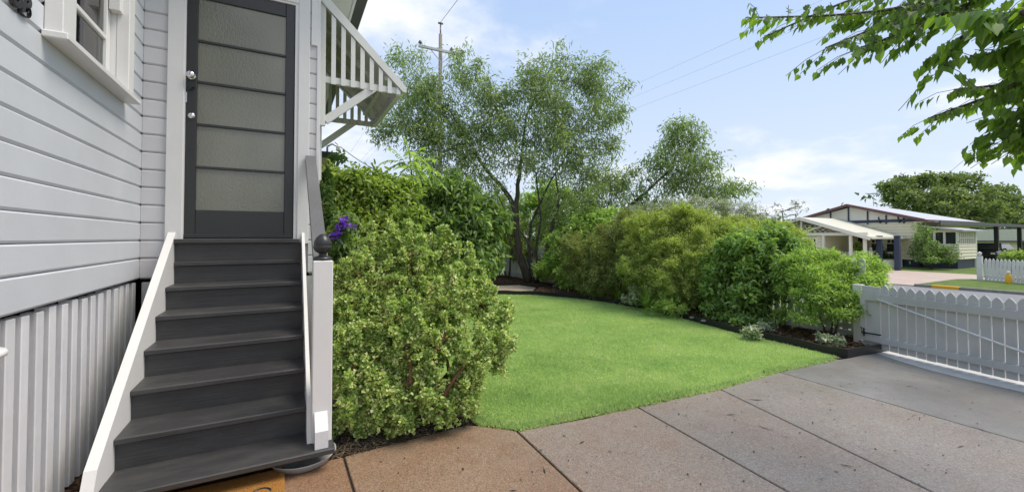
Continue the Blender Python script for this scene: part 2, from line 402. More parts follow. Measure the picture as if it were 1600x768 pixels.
def seg_arrays(A, B, ra, rb):
    """three-sided tapered sticks"""
    D = unit(B - A); h = np.where(np.abs(D[:, 2:3]) > .9, [[1., 0, 0]], [[0, 0, 1.]])
    U = unit(np.cross(D, h)); W = np.cross(D, U); vs = []
    for C, r in ((A, ra), (B, rb)):
        for a in (0, 2.094, 4.189): vs.append(C + (U * math.cos(a) + W * math.sin(a)) * r[:, None])
    V = np.stack(vs, 1); b = np.arange(len(A))[:, None] * 6
    F = np.concatenate([b + [0, 1, 4, 3], b + [1, 2, 5, 4], b + [2, 0, 3, 5]], 1).reshape(-1, 4)
    return V.reshape(-1, 3), F
def rnd(n, a=0., b=1.): return a + (b - a) * rng.random(n)
def rvec(n): return unit(rng.normal(size=(n, 3)))

def foliage(clumps, twigs, per, length, width, droop=.3, along=.6, spread=.9, up=.0, shape='leaf', fold=.22, curl=.12, inner=.2, rim=.55, stick=.003, ext=(.75, 1.2), jitter=.35, rise=0., wild=.15):
    """leafy twigs filling ellipsoid clumps (x,y,z,rx,ry,rz[,weight]) -> leaf arrays and twig arrays"""
    LV, LF, TV, TF = [], [], [], []; lo = to = 0
    for c in clumps:
        C = np.array(c[:3]); Rr = np.array(c[3:6]); n = max(3, int(twigs * (c[6] if len(c) > 6 else 1)))
        v = rvec(n); rad = rnd(n) ** rim * (rnd(n, *ext) + .8 * rnd(n) ** 9)
        E = C + v * Rr * rad[:, None]
        E = E + np.array([0, 0, rise]) * Rr[2] * rnd(n)[:, None]
        E[:, 2] = np.maximum(E[:, 2], .02 + .05 * rnd(n))
        S = C + (E - C) * rnd(n, inner * .3, inner + .25)[:, None] + rvec(n) * Rr * wild
        tl = np.linalg.norm(E - S, axis=1)
        mid = (S + E) / 2 + rvec(n) * tl[:, None] * .12 + np.array([0, 0, .12]) * tl[:, None]
        if stick > 0:
            one = np.ones(n)
            for A, B, a, b in ((S, mid, 1.5, 1.1), (mid, E, 1.1, .5)):
                V, F = seg_arrays(A, B, one * stick * a, one * stick * b); TV.append(V); TF.append(F + to); to += len(V)
        t = np.tile(np.linspace(1 - along, 1.0, per), (n, 1)) + rnd((n, per), -.06, .06); t = np.clip(t, 0, 1.03)[..., None]
        Pp = ((1 - t) ** 2) * S[:, None] + 2 * t * (1 - t) * (2 * mid - (S + E) / 2)[:, None] + t * t * E[:, None]
        Td = unit((E - S))[:, None].repeat(per, 1)
        out_ = unit(rng.normal(size=(n, per, 3)))
        D = Td * .55 + out_ * spread + np.array([0, 0, up - droop])
        m = n * per; P = Pp.reshape(-1, 3) + rng.normal(size=(m, 3)) * jitter * length[1]; D = unit(D.reshape(-1, 3))
        Nn = unit(rng.normal(size=(m, 3)) * .55 + np.array([0, 0, 1.]))
        Ln = rnd(m, *length); Wd = rnd(m, *width)
        P[:, 2] = np.maximum(P[:, 2], .015)
        V, F = (oval_arrays if shape == 'oval' else leaf_arrays)(P, D, Nn, Ln, Wd, fold, curl)
        LV.append(V); LF.append(F + lo); lo += len(V)
    return np.concatenate(LV), np.concatenate(LF), (np.concatenate(TV) if TV else None), (np.concatenate(TF) if TF else None)

def bez(a, b, c, n=5): return [(1 - t) ** 2 * a + 2 * t * (1 - t) * b + t * t * c for t in [i / n for i in range(n + 1)]]
def limbs(mb, stems, clumps, r=.02, lift=.25, n=5):
    """branches from the nearest stem (or earlier branch) point to every clump"""
    nodes = []
    for pts, r0, r1 in stems:
        pts = [Vector(p) for p in pts]
        for i in range(len(pts) - 1):
            for k_ in range(4): nodes.append((pts[i].lerp(pts[i + 1], k_ / 4), r0 + (r1 - r0) * (i + k_ / 4) / (len(pts) - 1)))
        nodes.append((pts[-1], r1))
    cs = sorted([Vector(c[:3]) for c in clumps], key=lambda c: min((c - p[0]).length for p in nodes))
    for c in cs:
        p, pr = min(nodes, key=lambda q: (c - q[0]).length + (0.6 * max(0, q[0].z - c.z)))
        d = (c - p).length
        if d < .05: continue
        mid = p.lerp(c, .5) + Vector((random.uniform(-.12, .12), random.uniform(-.12, .12), lift * random.uniform(.3, 1))) * d * .5
        path = bez(p, mid, c, n); ra = min(pr * .7, r * 1.3); rads = [ra + (r * .35 - ra) * i / n for i in range(n + 1)]
        mb.tube(path, rads, 5)
        for q, rr in list(zip(path, rads))[1:]: nodes.append((q, rr))
def wob(pts, amp, sub=3):
    P = [Vector(p) for p in pts]; o = []
    for i in range(len(P) - 1):
        for k_ in range(sub):
            q = P[i].lerp(P[i + 1], k_ / sub)
            if i or k_: q = q + Vector((random.gauss(0, amp), random.gauss(0, amp), random.gauss(0, amp)))
            o.append(q)
    o.append(P[-1]); return o
def satellites(clumps, k_, lo, hi, wt):
    o = []
    for c in clumps:
        for i in range(k_):
            v = rvec(1)[0]; v[2] = abs(v[2]) * .8 + .1 if rng.random() < .7 else v[2]; s = rnd(1, lo, hi)[0]
            o.append((c[0] + v[0] * c[3] * 1.0, c[1] + v[1] * c[4] * 1.0, max(c[2] + v[2] * c[5] * 1.05, .12), c[3] * s, c[4] * s, c[5] * s * 1.15, (c[6] if len(c) > 6 else 1) * wt))
    return o
def plant(name, label, cat, base, stems, clumps, mat, barkmat, group=None, branch_r=.012, lift=.25, stem_name='trunk', sides=7, flowers=None, extra=None, sat=(4, .28, .5, .16), **kw):
    """thing with base Empty > trunk / branches / foliage; all coordinates in world space"""
    t = thing(name, label, cat, base, 0, group); off = np.array(base)
    for pts, r0, r1 in stems:
        P = wob(pts, .012 if len(pts) > 2 else .006); nn = len(P)
        m = MB(); m.tube([p - Vector(base) for p in P], [r0 + (r1 - r0) * (i / (nn - 1)) ** .8 for i in range(nn)], sides)
        m.build(stem_name, barkmat, t)
    allc = list(clumps) + (satellites(clumps, *sat) if sat else [])
    LV, LF, TV, TF = foliage(allc, **kw)
    if branch_r:
        m = MB(); limbs(m, [([Vector(p) - Vector(base) for p in s_[0]], s_[1], s_[2]) for s_ in stems], [tuple(np.array(c[:3]) - off) for c in clumps], branch_r, lift)
        if m.v: m.build('branch_cluster', barkmat, t)['kind'] = 'stuff'
    if TV is not None: np_mesh('twigs', TV - off, TF, barkmat, t)['kind'] = 'stuff'
    np_mesh('foliage', LV - off, LF, mat, t)['kind'] = 'stuff'
    if flowers:
        fm, fk = flowers; V, F, _, _ = foliage(fk.pop('clumps', clumps), **fk); np_mesh('flowers', V - off, F, fm, t)['kind'] = 'stuff'
    return t

# ------------------------------------------------------------------ ground, road, street
def sheet(name, poly, z, mat, kind='structure', parent=None, top=None):
    """flat polygon with a little thickness"""
    m = MB(); m.prism(poly, 'z', z - (top or .03), z); o = m.build(name, mat, parent)
    if parent is None and kind: o['kind'] = kind
    return o
xs = [-900, -60, -12, 7.25, 8.3, 9.5, 11, 60, 200, 1500]; zs = [-.06, -.06, -.06, -.06, -.2, -.42, -.53, -.53, -.53, -.53]
ys = [-900, -60, -10, 0, 10, 20, 60, 1500]
m = MB(); m.add([(x, y, z) for x, z in zip(xs, zs) for y in ys], [(i * len(ys) + j, (i + 1) * len(ys) + j, (i + 1) * len(ys) + j + 1, i * len(ys) + j + 1) for i in range(len(xs) - 1) for j in range(len(ys) - 1)])
tag(m.build('ground', M['verge']), kind='structure')
sheet('road', [(13.5, -90), (21.6, -90), (21.9, 200), (13.5, 200)], -.505, M['road'])
m = MB(); m.box(21.62, 21.80, -90, 7.0, -.54, -.40, .015); m.box(21.66, 21.85, 14.2, 120, -.54, -.40, .015)
tag(m.build('kerb', M['kerb']), kind='structure')
m = MB(); m.box(21.613, 21.807, 5.75, 6.5, -.53, -.396, .012)
tag(m.build('kerb_marking', M['yellow']), kind='structure')
sheet('verge', [(21.8, -90), (26.5, -90), (26.6, 4.0), (26.7, 6.7), (26.0, 7.0), (21.8, 7.0)], -.42, M['verge'], top=.1)
sheet('neighbour_driveway', [(21.75, 7.0), (26.0, 7.0), (27.0, 6.4), (27.2, 3.5), (30.6, 3.5), (30.7, 7.4), (30.8, 14.2), (21.75, 14.2)], -.47, M['paver'], top=.05)
sheet('neighbour_lawn', [(30.72, 3.5), (60, 3.5), (60, 30), (30.82, 30)], -.475, M['verge'], top=.05)
# crossover from our gate down to the road
m = MB(); m.add([(7.15, -4, -.005), (7.15, 2.6, -.005), (10.8, 2.8, -.47), (10.8, -4, -.47), (13.5, 3.2, -.50), (13.5, -4, -.50)], [(0, 1, 2, 3), (3, 2, 4, 5)])
tag(m.build('crossover', M['pale']), kind='structure')

# our lot: soil sheet, lawn, beds
SOIL = [(.1, 2.72), (.6, 2.9), (1.2, 2.98), (1.35, 2.8), (5.9, 2.5), (6.95, 2.4), (7.2, 2.5), (7.2, 14.2), (-1.5, 14.2), (-1.5, 2.0), (-1.06, 2.0), (-1.06, 3.4), (.1, 3.3)]
sheet('garden_soil', [(-1.9, 2.0), (-.95, 2.0), (-.95, 2.96), (.36, 2.96), (.7, 2.96), (1.25, 3.0), (1.5, 2.72), (5.5, 2.58), (7.2, 2.46), (7.2, 14.2), (-1.9, 14.2)], -.012, M['soil'], top=.04)
LAWN = [(1.28, 2.97), (1.52, 2.74), (2.05, 2.665), (2.59, 2.65), (3.57, 2.575), (4.58, 2.60), (5.35, 2.55), (5.78, 2.56), (5.84, 3.2), (5.87, 3.91), (5.98, 4.6), (6.10, 5.3), (6.19, 6.14), (6.12, 7.0), (5.91, 7.86), (5.35, 8.75), (4.63, 9.29), (3.6, 9.75), (2.4, 9.95), (1.6, 9.6), (1.5, 6), (1.25, 3.6)]
sheet('lawn', LAWN, 0.0, M['turf'], top=.03)
sheet('garden_path', [(2.0, 9.98), (3.6, 9.80), (4.7, 9.36), (5.55, 9.3), (6.2, 10.1), (6.1, 10.9), (4.5, 11.3), (2.0, 11.5)], -.003, M['path'], top=.03)

def inside(P, poly):
    x, y = P[:, 0], P[:, 1]; c = np.zeros(len(P), bool); n = len(poly)
    for i in range(n):
        x0, y0 = poly[i]; x1, y1 = poly[(i + 1) % n]
        with np.errstate(divide='ignore', invalid='ignore'):
            hit = ((y0 > y) != (y1 > y)) & (x < (x1 - x0) * (y - y0) / (y1 - y0) + x0)
        c ^= hit
    return c
def scatter(n, poly, power=0.0):
    a = np.array(poly); lo, hi = a.min(0), a.max(0); got = []
    tot = 0
    while tot < n:
        P = lo + (hi - lo) * rng.random((n * 2, 2)); P = P[inside(P, poly)]
        if power:
            d = np.linalg.norm(P, axis=1); P = P[rng.random(len(P)) < (2.9 / np.maximum(d, 2.9)) ** power]
        got.append(P); tot += len(P)
    return np.concatenate(got)[:n]
def grass(name, n, poly, z, h, wd, mat, power=1.3, label=None):
    Q = scatter(n, poly, power); P = np.concatenate([Q, np.full((n, 1), z)], 1)
    d = np.linalg.norm(Q, axis=1)
    D = np.concatenate([rng.normal(size=(n, 2)) * .55, np.ones((n, 1))], 1)
    Nn = rvec(n); hh = rnd(n, *h); ww = rnd(n, *wd) * np.maximum(1, d / 4)
    patch = .75 + .5 * (.5 + .5 * np.sin(Q[:, 0] * 2.3 + 1.7 * np.sin(Q[:, 1] * 1.9)) * np.sin(Q[:, 1] * 2.9 + Q[:, 0]))
    V, F = leaf_arrays(P, D, Nn, hh * patch, ww, .1, .35, .35)
    o = np_mesh(name, V, F, mat); tag(o, label, None, None, 'stuff'); return o
tag(grass('grass', 270000, LAWN, -.004, (.014, .034), (.0035, .007), M['grass'], 1.4), 'short bright green lawn grass', 'grass')
# ragged fringe where the lawn meets the paving
FR = [(1.28, 2.93), (1.52, 2.70), (2.59, 2.61), (3.57, 2.545), (4.58, 2.57), (5.6, 2.51), (5.6, 2.6), (4.58, 2.66), (3.57, 2.63), (2.59, 2.70), (1.55, 2.8), (1.32, 3.05)]
tag(grass('grass', 14000, FR, -.006, (.015, .05), (.004, .008), M['grass'], 0.6), 'ragged fringe of grass along the paving edge', 'grass')

# driveway of concrete strips, each slab a part; joints are lower, dirt-filled gaps
drv = sheet('driveway', [(-3.5, -5), (7.15, -5), (7.15, 2.44), (5.9, 2.49), (5.5, 2.56), (1.5, 2.70), (1.25, 2.98), (.3, 2.94), (-3.5, 2.94)], -.014, M['joint'], top=.1)
JX = [((-3.4, -3.4)), ((.335, .37)), ((1.50, 1.42)), ((2.60, 2.44)), ((3.585, 3.17)), ((4.585, 4.52)), ((7.12, 7.12))]
def edge_y(x):      # front edge of the lawn and beds
    px = [-3.5, .3, .9, 1.25, 1.5, 2.05, 2.59, 3.57, 4.58, 5.5, 5.9, 7.15]; py = [2.93, 2.93, 2.965, 2.985, 2.715, 2.645, 2.63, 2.555, 2.58, 2.535, 2.475, 2.43]
    return float(np.interp(x, px, py))
smats = ['slab_red', 'slab_tan', 'slab_pink', 'slab_grey', 'slab_cool', 'slab_smooth']
for i in range(6):
    a0, a1 = JX[i]; b0, b1 = JX[i + 1]; g = .007
    top = [(a0 + g + (b0 - g - a0 - g) * t, edge_y(a0 + g + (b0 - g - a0 - g) * t) - .004) for t in [j / 8 for j in range(9)]]
    jl = lambda c0, c1, y: c0 + (c1 - c0) * (2.6 - max(y, .6)) / 1.7
    poly = [(jl(a0, a1, .6) + g, -4.9), (jl(a0, a1, .6) + g, .6)] + top + [(jl(b0, b1, .6) - g, .6), (jl(b0, b1, .6) - g, -4.9)]
    bm = bmesh.new(); vs = [bm.verts.new((x, y, 0)) for x, y in poly]; f = bm.faces.new(vs)
    r_ = bmesh.ops.extrude_face_region(bm, geom=[f])
    bmesh.ops.translate(bm, verts=[v for v in r_['geom'] if isinstance(v, bmesh.types.BMVert)], vec=(0, 0, -.05))
    bmesh.ops.recalc_face_normals(bm, faces=bm.faces[:])
    te = [e for e in bm.edges if all(abs(v.co.z) < 1e-5 for v in e.verts)]
    bmesh.ops.bevel(bm, geom=te, offset=.005, segments=1, affect='EDGES')
    me = bpy.data.meshes.new('slab'); bm.to_mesh(me); bm.free(); me.materials.append(M[smats[i]])
    o = link(bpy.data.objects.new('slab', me), drv)
    o['label'] = ['red brown stained concrete slab in front of the steps', 'orange tan concrete slab beside the variegated bush', 'pinkish grey concrete slab beside the lawn', 'grey brown concrete slab in mid driveway', 'cool grey concrete slab further along', 'smooth grey concrete slab along the gate'][i]
# debris
n = 220; Q = scatter(n, [(.4, .9), (5.5, .9), (6.2, 2.3), (.5, 2.8)], .4); P = np.concatenate([Q, np.full((n, 1), .004)], 1)
D = np.concatenate([rng.normal(size=(n, 2)), np.zeros((n, 1))], 1); Ln = rnd(n, .008, .03); Ln[:22] = rnd(22, .06, .16)
V, F = leaf_arrays(P, D, np.tile([[.1, .1, 1.]], (n, 1)) + rng.normal(size=(n, 3)) * .25, Ln, rnd(n, .005, .013), .2, -.05)
tag(np_mesh('leaf_litter', V, F, M['debris']), 'dark specks of leaf and twig litter on the concrete', 'litter', None, 'stuff')

# ------------------------------------------------------------------ our house
class Root:
    """builds parts given in world coordinates under one thing"""
    def __init__(s, t): s.t = t; s.o = Vector(t.location)
    def put(s, m, name, mat, parent=None, label=None, kind=None):
        m.v = [(v[0] - s.o.x, v[1] - s.o.y, v[2] - s.o.z) for v in m.v]
        o = m.build(name, mat, parent or s.t)
        if label: o['label'] = label
        if kind: o['kind'] = kind
        return o
    def box(s, name, mat, b, parent=None, bev=0.0, label=None):
        return s.put(MB().box(*b, bev), name, mat, parent, label)

H = Root(thing('weatherboard_house', 'pale grey weatherboard house with charcoal glazed door and white trim at left', 'house', (-1.06, 4.45, 0)))
def board_profile(z0, h): return [(-.025, z0 + .003), (-.014, z0 + .003), (-.0005, z0 + .016), (0, z0 + h - .009), (-.008, z0 + h - .001), (-.025, z0 + h - .001)]
H.put(MB().box(-9, -1.088, -2, 2.90, 1.085, 4.3).box(-9, -1.088, 3.93, 11, 1.085, 4.3).box(-9, -1.088, 2.9, 3.93, 1.085, 2.39).box(-9, -1.088, 2.9, 3.93, 3.74, 4.3).box(-9, -1.27, 2.9, 3.93, 2.39, 3.74), 'wall', M['board2'])
H.box('wall', M['board2'], (-1.086, .23, 4.48, 11, 1.085, 4.3))
ZB = [1.075] + [1.243 + .1461 * i for i in range(22)]
for i, z0 in enumerate(ZB[:-1]):
    h = ZB[i + 1] - z0
    spans = [(-2.0, 4.45)] if z0 < 2.3 else [(-2.0, 2.87), (3.94, 4.45)]
    for a, b in spans:
        m = MB(); m.prism([(-1.06 + x, z) for x, z in board_profile(z0, h)], 'y', a, b - .001)
        H.put(m, 'weatherboard', M['board'])
    for a, b in ((-1.059, -.90), (.176, .238)):
        m = MB(); m.prism([(4.45 - x, z) for x, z in board_profile(z0, h)], 'x', a, b)
        H.put(m, 'weatherboard', M['board2'])
    m = MB(); m.prism([(.255 + x, z) for x, z in board_profile(z0, h)], 'y', 4.47, 11); H.put(m, 'weatherboard', M['board2'])
H.box('corner_board', M['white'], (.238, .268, 4.438, 4.468, 1.05, 4.25), bev=.003)
H.box('corner_trim', M['white'], (.186, .24, 4.428, 4.4495, 3.27, 4.25), bev=.003)
# door
H.box('architrave', M['white'], (-.90, -.786, 4.422, 4.47, 1.36, 3.74), bev=.004)
H.box('architrave', M['white'], (.078, .176, 4.422, 4.47, 1.36, 3.74), bev=.004)
H.box('architrave', M['white'], (-.786, .078, 4.424, 4.47, 3.64, 3.74), bev=.004)
H.box('door_jamb', M['white'], (-.786, -.777, 4.43, 4.60, 1.405, 3.64))
H.box('door_jamb', M['white'], (.050, .078, 4.436, 4.60, 1.405, 3.64))
H.box('door_jamb', M['white'], (-.777, .050, 4.436, 4.60, 3.622, 3.64))
PZ = [1.655, 2.025, 2.395, 2.765, 3.125, 3.50]
m = MB(); m.box(-.775, -.70, 4.45, 4.49, 1.412, 3.618, .004); m.box(-.03, .046, 4.45, 4.49, 1.412, 3.618, .004)
m.box(-.70, -.03, 4.452, 4.488, 1.412, PZ[0], .004); m.box(-.70, -.03, 4.452, 4.488, PZ[-1], 3.618, .004)
door = H.put(m, 'door', M['door'], label='charcoal painted door with five obscure glass panes')
for z in PZ[1:-1]: H.box('glazing_bar', M['door'], (-.70, -.03, 4.4525, 4.485, z - .011, z + .011), door, .003)
for a, b in zip(PZ, PZ[1:]):
    H.box('glass_pane', M['obscure'], (-.699, -.031, 4.468, 4.474, a + (.011 if a > 1.7 else 0), b - (.011 if b < 3.45 else 0)), door)
def knob(x, z, prof, mat, name, lab): 
    m = MB(); m.lathe(prof, (x, 4.45, z), 20, 'y'); return H.put(m, name, mat, door, lab)
knob(-.737, 2.80, [(.03, .0), (.032, -.006), (.024, -.012), (.014, -.02), (.013, -.036), (.026, -.046), (.031, -.058), (.026, -.07), (.008, -.076)], M['chrome'], 'door_knob', 'round chrome door knob')
knob(-.735, 2.462, [(.026, 0), (.027, -.006), (.02, -.011), (.012, -.016), (.004, -.017)], M['chrome'], 'deadlock', 'oval chrome deadlock')
m = MB(); m.box(-.755, -.725, 4.43, 4.45, 2.685, 2.725, .004); m.box(-.735, -.715, 4.41, 4.432, 2.70, 2.712); H.put(m, 'latch', M['black'], door)
m = MB(); m.box(-.7785, -.768, 4.44, 4.4495, 2.57, 2.66, .002); H.put(m, 'strike_plate', M['chrome'], door)
m = MB(); m.box(-.775, .046, 4.434, 4.4495, 1.413, 1.446, .004); H.put(m, 'weather_bar', M['door'], door)
H.box('threshold', M['stair'], (-.826, .10, 4.345, 4.50, 1.368, 1.405), bev=.005)

# window in the left wall
win = H.put(MB().box(-1.0595, -.99, 2.865, 3.01, 2.432, 3.8, .004).box(-1.0595, -.99, 3.835, 3.945, 2.432, 3.8, .004).box(-1.0595, -.992, 3.01, 3.835, 3.68, 3.8, .004), 'window', M['white'])
H.put(MB().box(-1.062, -.965, 2.845, 4.015, 2.396, 2.431, .005), 'sill', M['white'], win)
H.put(MB().box(-1.18, -1.0605, 3.835, 3.86, 2.40, 3.7).box(-1.18, -1.0605, 2.985, 3.01, 2.40, 3.7), 'jamb', M['white'], win)
H.put(MB().box(-1.13, -1.09, 3.77, 3.833, 2.432, 3.7, .003).box(-1.13, -1.09, 3.012, 3.075, 2.432, 3.7, .003).box(-1.128, -1.092, 3.075, 3.77, 2.432, 2.525, .003).box(-1.125, -1.093, 3.075, 3.77, 2.755, 2.785, .003).box(-1.125, -1.093, 3.075, 3.77, 3.12, 3.15, .003), 'sash', M['white'], win)
H.put(MB().box(-1.112, -1.108, 3.07, 3.775, 2.52, 3.7), 'pane', M['glass'], win)
H.put(MB().box(-1.085, -1.025, 3.772, 3.833, 2.97, 3.5, .003), 'window_stay', M['white'], win)
for i in range(34):
    z = 2.46 + i * .036; m = MB(); m.prism([(-1.133, z), (-1.152, z + .034), (-1.154, z + .033), (-1.135, z - .001)], 'y', 3.02, 3.83); H.put(m, 'blind_slat', M['blind'], win)
H.box('room_wall', M['cream2'], (-1.26, -1.20, 2.9, 3.9, 2.38, 3.75))

# house number in black letters
def letter(ch, y, z, size):
    cu = bpy.data.curves.new('numeral', 'FONT'); cu.body = ch; cu.size = size; cu.extrude = .006; cu.shear = .22; cu.offset = .004; cu.bevel_depth = .002
    tmp = bpy.data.objects.new('numeral', cu); COL.objects.link(tmp)
    me = bpy.data.meshes.new_from_object(tmp.evaluated_get(bpy.context.evaluated_depsgraph_get())); bpy.data.objects.remove(tmp)
    me.transform(Matrix.Translation(Vector((-1.052, y, z)) - H.o) @ Matrix(((0, 0, 1, 0), (1, 0, 0, 0), (0, 1, 0, 0), (0, 0, 0, 1))))
    me.materials.clear(); me.materials.append(M['black'])
    return link(bpy.data.objects.new('house_numeral', me), H.t)
letter('8', 2.565, 2.425, .155); letter('B', 2.635, 2.415, .135)

# timber battens that skirt the under-floor
for i in range(-30, 14):
    y0 = 2.672 + .1295 * i
    m = MB(); m.box(-1.145, -1.08 + random.uniform(-.004, .004), y0, y0 + .074 + random.uniform(-.008, .006), random.uniform(-.01, .0), 1.052 + random.uniform(-.006, .006), .004)
    H.put(m, 'batten', M['white_worn'])
for i in range(11):
    x0 = -1.05 + .121 * i; m = MB(); m.box(x0, x0 + .078, 4.462, 4.495, -.01, 1.05, .004); H.put(m, 'batten', M['grey_white'])
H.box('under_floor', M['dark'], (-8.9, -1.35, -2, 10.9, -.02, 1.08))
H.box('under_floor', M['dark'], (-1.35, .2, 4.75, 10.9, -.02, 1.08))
# window hood on the side wall
hood = H.put(MB().prism([(.262, 3.80), (.262, 3.835), (1.10, 3.03), (1.10, 2.995)], 'y', 4.53, 6.10), 'window_hood', M['hood'], label='white slatted timber window hood on the side wall')
for y in (4.53, 6.04):
    m = MB(); m.box(.262, .322, y, y + .045, 2.53, 3.77, .003); H.put(m, 'hood_stile', M['hood'], hood)
    m = MB(); m.box(.322, 1.045, y + .005, y + .04, 2.965, 3.03, .003); H.put(m, 'hood_rail', M['hood'], hood)
    m = MB(); m.prism([(.262, 3.775), (.262, 3.865), (.29, 3.865), (1.125, 3.045), (1.125, 2.985), (1.085, 2.99)], 'y', y - .022, y + .05); H.put(m, 'barge_capping', M['hood'], hood)
    m = MB(); m.beam((.322, y + .03, 2.585), (.80, y + .03, 3.0), .045, .075, (0, 0, 1)); H.put(m, 'brace', M['hood'], hood)
    for k_ in range(8):
        x0 = .372 + .0925 * k_
        zt = 3.80 - (x0 - .262) * .957 - .04
        if zt > 3.0: m = MB(); m.prism([(x0, 2.955), (x0 + .042, 2.955), (x0 + .042, zt - .04), (x0, zt)], 'y', y - .012, y + .004); H.put(m, 'slat', M['hood'], hood)
m = MB(); m.box(1.03, 1.085, 4.575, 6.04, 2.955, 3.02, .003); H.put(m, 'front_rail', M['hood'], hood)
m = MB(); m.beam((.93, 4.575, 3.13), (.93, 6.04, 3.13), .05, .05); H.put(m, 'purlin', M['hood'], hood)
for k_ in range(3):
    y = 4.95 + .36 * k_; m = MB(); m.beam((.28, y, 3.755), (1.02, y, 3.045), .04, .05); H.put(m, 'hood_rafter', M['hood'], hood)
sw = H.put(MB().box(.2555, .30, 4.66, 4.76, 2.0, 3.7).box(.2555, .30, 5.82, 5.92, 2.0, 3.7).box(.2555, .30, 4.76, 5.82, 2.0, 2.1).box(.2555, .30, 4.76, 5.82, 3.6, 3.7).box(.2555, .29, 5.26, 5.32, 2.1, 3.6), 'window', M['white'])
H.put(MB().box(.258, .262, 4.76, 5.82, 2.1, 3.6), 'pane', M['darkglass'], sw)
# eaves and roof
m = MB(); m.box(.256, .69, 4.30, 11.2, 4.225, 4.25); m.box(-.9, .69, 4.05, 4.30, 4.226, 4.251); m.box(-1.06, -.9, -2.2, 4.3, 4.227, 4.252); H.put(m, 'soffit', M['soffit'])
m = MB(); m.box(.69, .81, 4.02, 11.3, 4.20, 4.335, .01); H.put(m, 'gutter', M['gutter'])
m = MB(); m.box(.66, .688, 4.05, 11.25, 4.19, 4.30); H.put(m, 'fascia', M['soffit'])
m = MB(); m.add([(.80, 4.0, 4.34), (.80, 11.3, 4.34), (-4.5, 11.3, 6.9), (-4.5, 4.0, 6.9), (-.85, -2.3, 4.34), (-.85, 4.0, 4.34), (-5.0, 4.0, 6.6), (-5.0, -2.3, 6.6), (-9.5, -2.3, 4.34), (-9.5, 11.3, 4.34)], [(0, 1, 2, 3), (4, 5, 6, 7), (7, 6, 9, 8), (3, 2, 9)]); H.put(m, 'roof', M['roofing'])

# ------------------------------------------------------------------ entry steps
S = Root(thing('entry_steps', 'steep charcoal painted timber steps with white stringers leading up to the door', 'steps', (-.35, 3.6, 0)))
for k_ in range(1, 8):
    z = 1.215 - .179 * (k_ - 1); y = 4.36 - .262 * (k_ - 1)
    if k_ < 7: m = MB(); m.box(-.824, .119, y, y + .30, z - .036, z, .006); S.put(m, 'tread', M['stair'])
    else: m = MB(); m.box(-.875, .268, y - .015, y + .42, z - .034, z, .006); S.put(m, 'tread', M['stair'], label='wide bottom tread under the newel post')
    zt = z + .179 - .036 if k_ > 1 else 1.369
    yr = y + .29 if k_ > 1 else 4.385
    m = MB(); m.box(-.824, .119, yr, yr + .018, z, zt - .003); S.put(m, 'riser', M['stair'])
m = MB(); m.box(-.82, .12, 3.02, 3.05, 0, .098); S.put(m, 'riser', M['stair'])
m = MB(); m.prism([(4.44, 1.475), (2.84, .262), (2.78, .143), (2.95, .143), (3.2, .10), (4.44, 1.05)], 'x', -.876, -.824); S.put(m, 'stringer', M['white'])
m = MB(); m.prism([(4.44, 1.475), (2.995, .40), (2.90, .142), (3.2, .142), (4.44, 1.0)], 'x', .119, .1435); S.put(m, 'stringer', M['white'])
m = MB(); m.box(.1435, .259, 2.885, 3.0, .1415, 1.272, .005); S.put(m, 'newel_post', M['white'])
m = MB(); m.prism([(2.884, .335), (2.884, .142), (2.795, .142), (2.795, .245)], 'x', .158, .232); S.put(m, 'cleat', M['white_worn'])
m = MB(); m.lathe([(.055, 0), (.056, .012), (.048, .022), (.03, .026), (.022, .035), (.024, .045), (.044, .058), (.055, .078), (.0565, .088), (.052, .094), (.054, .098), (.05, .122), (.038, .145), (.02, .163), (.004, .17)], (.201, 2.943, 1.2725), 24); S.put(m, 'finial', M['door'], label='charcoal acorn finial on the newel post')
m = MB(); m.beam((.196, 2.99, 1.235), (.188, 4.42, 2.17), .088, .06); S.put(m, 'handrail', M['rail'])

# door mat, saucer, small pedestal
D = Root(thing('door_mat', 'orange brown coir door mat in front of the bottom step', 'mat', (-.38, 2.66, 0)))
m = MB(); m.box(-.77, .0, 2.44, 2.93, .001, .020, .004); D.put(m, 'mat_body', M['coir'])
V, F = leaf_arrays(np.concatenate([rng.random((9000, 2)) * [.75, .436] + [-.765, 2.446], np.full((9000, 1), .017)], 1) - np.array(D.o), rng.normal(size=(9000, 3)) * [.8, .8, .2] + [0, 0, .8], rvec(9000), rnd(9000, .005, .012), rnd(9000, .001, .002))
np_mesh('coir_fibre', V, F, M['coir'], D.t)['kind'] = 'stuff'
m = MB(); m.tube([(-.115 + .05 * math.cos(a), 2.69 + .05 * math.sin(a), .0195) for a in [i * .42 for i in range(9)]], .006, 4); m.tube([(-.30, 2.62, .0195), (-.24, 2.72, .0195), (-.20, 2.64, .0195)], .006, 4); D.put(m, 'printed_mark', M['black'])
D = Root(thing('plant_saucer', 'grey plastic saucer tucked under the bottom step beside the mat', 'saucer', (.10, 3.0, 0)))
m = MB(); m.lathe([(.14, .002), (.165, .006), (.192, .046), (.197, .05), (.194, .054), (.186, .05), (.16, .018), (.02, .014)], (.10, 3.0, 0), 40); D.put(m, 'dish', M['saucer'])
T = Root(thing('pedestal_stand', 'small round white stand beside the battens at far left', 'stand', (-.99, 2.19, 0)))
m = MB(); m.lathe([(.01, .985), (.085, .985), (.10, .992), (.104, 1.004), (.098, 1.014), (.02, 1.016)], (-.99, 2.19, 0), 32); T.put(m, 'stand_top', M['white'])
m = MB(); m.lathe([(.02, .02), (.018, .985)], (-.99, 2.19, 0), 12); T.put(m, 'stem', M['white'])
m = MB(); m.lathe([(.09, .0), (.09, .012), (.02, .024)], (-.99, 2.19, 0), 24); T.put(m, 'foot', M['white'])

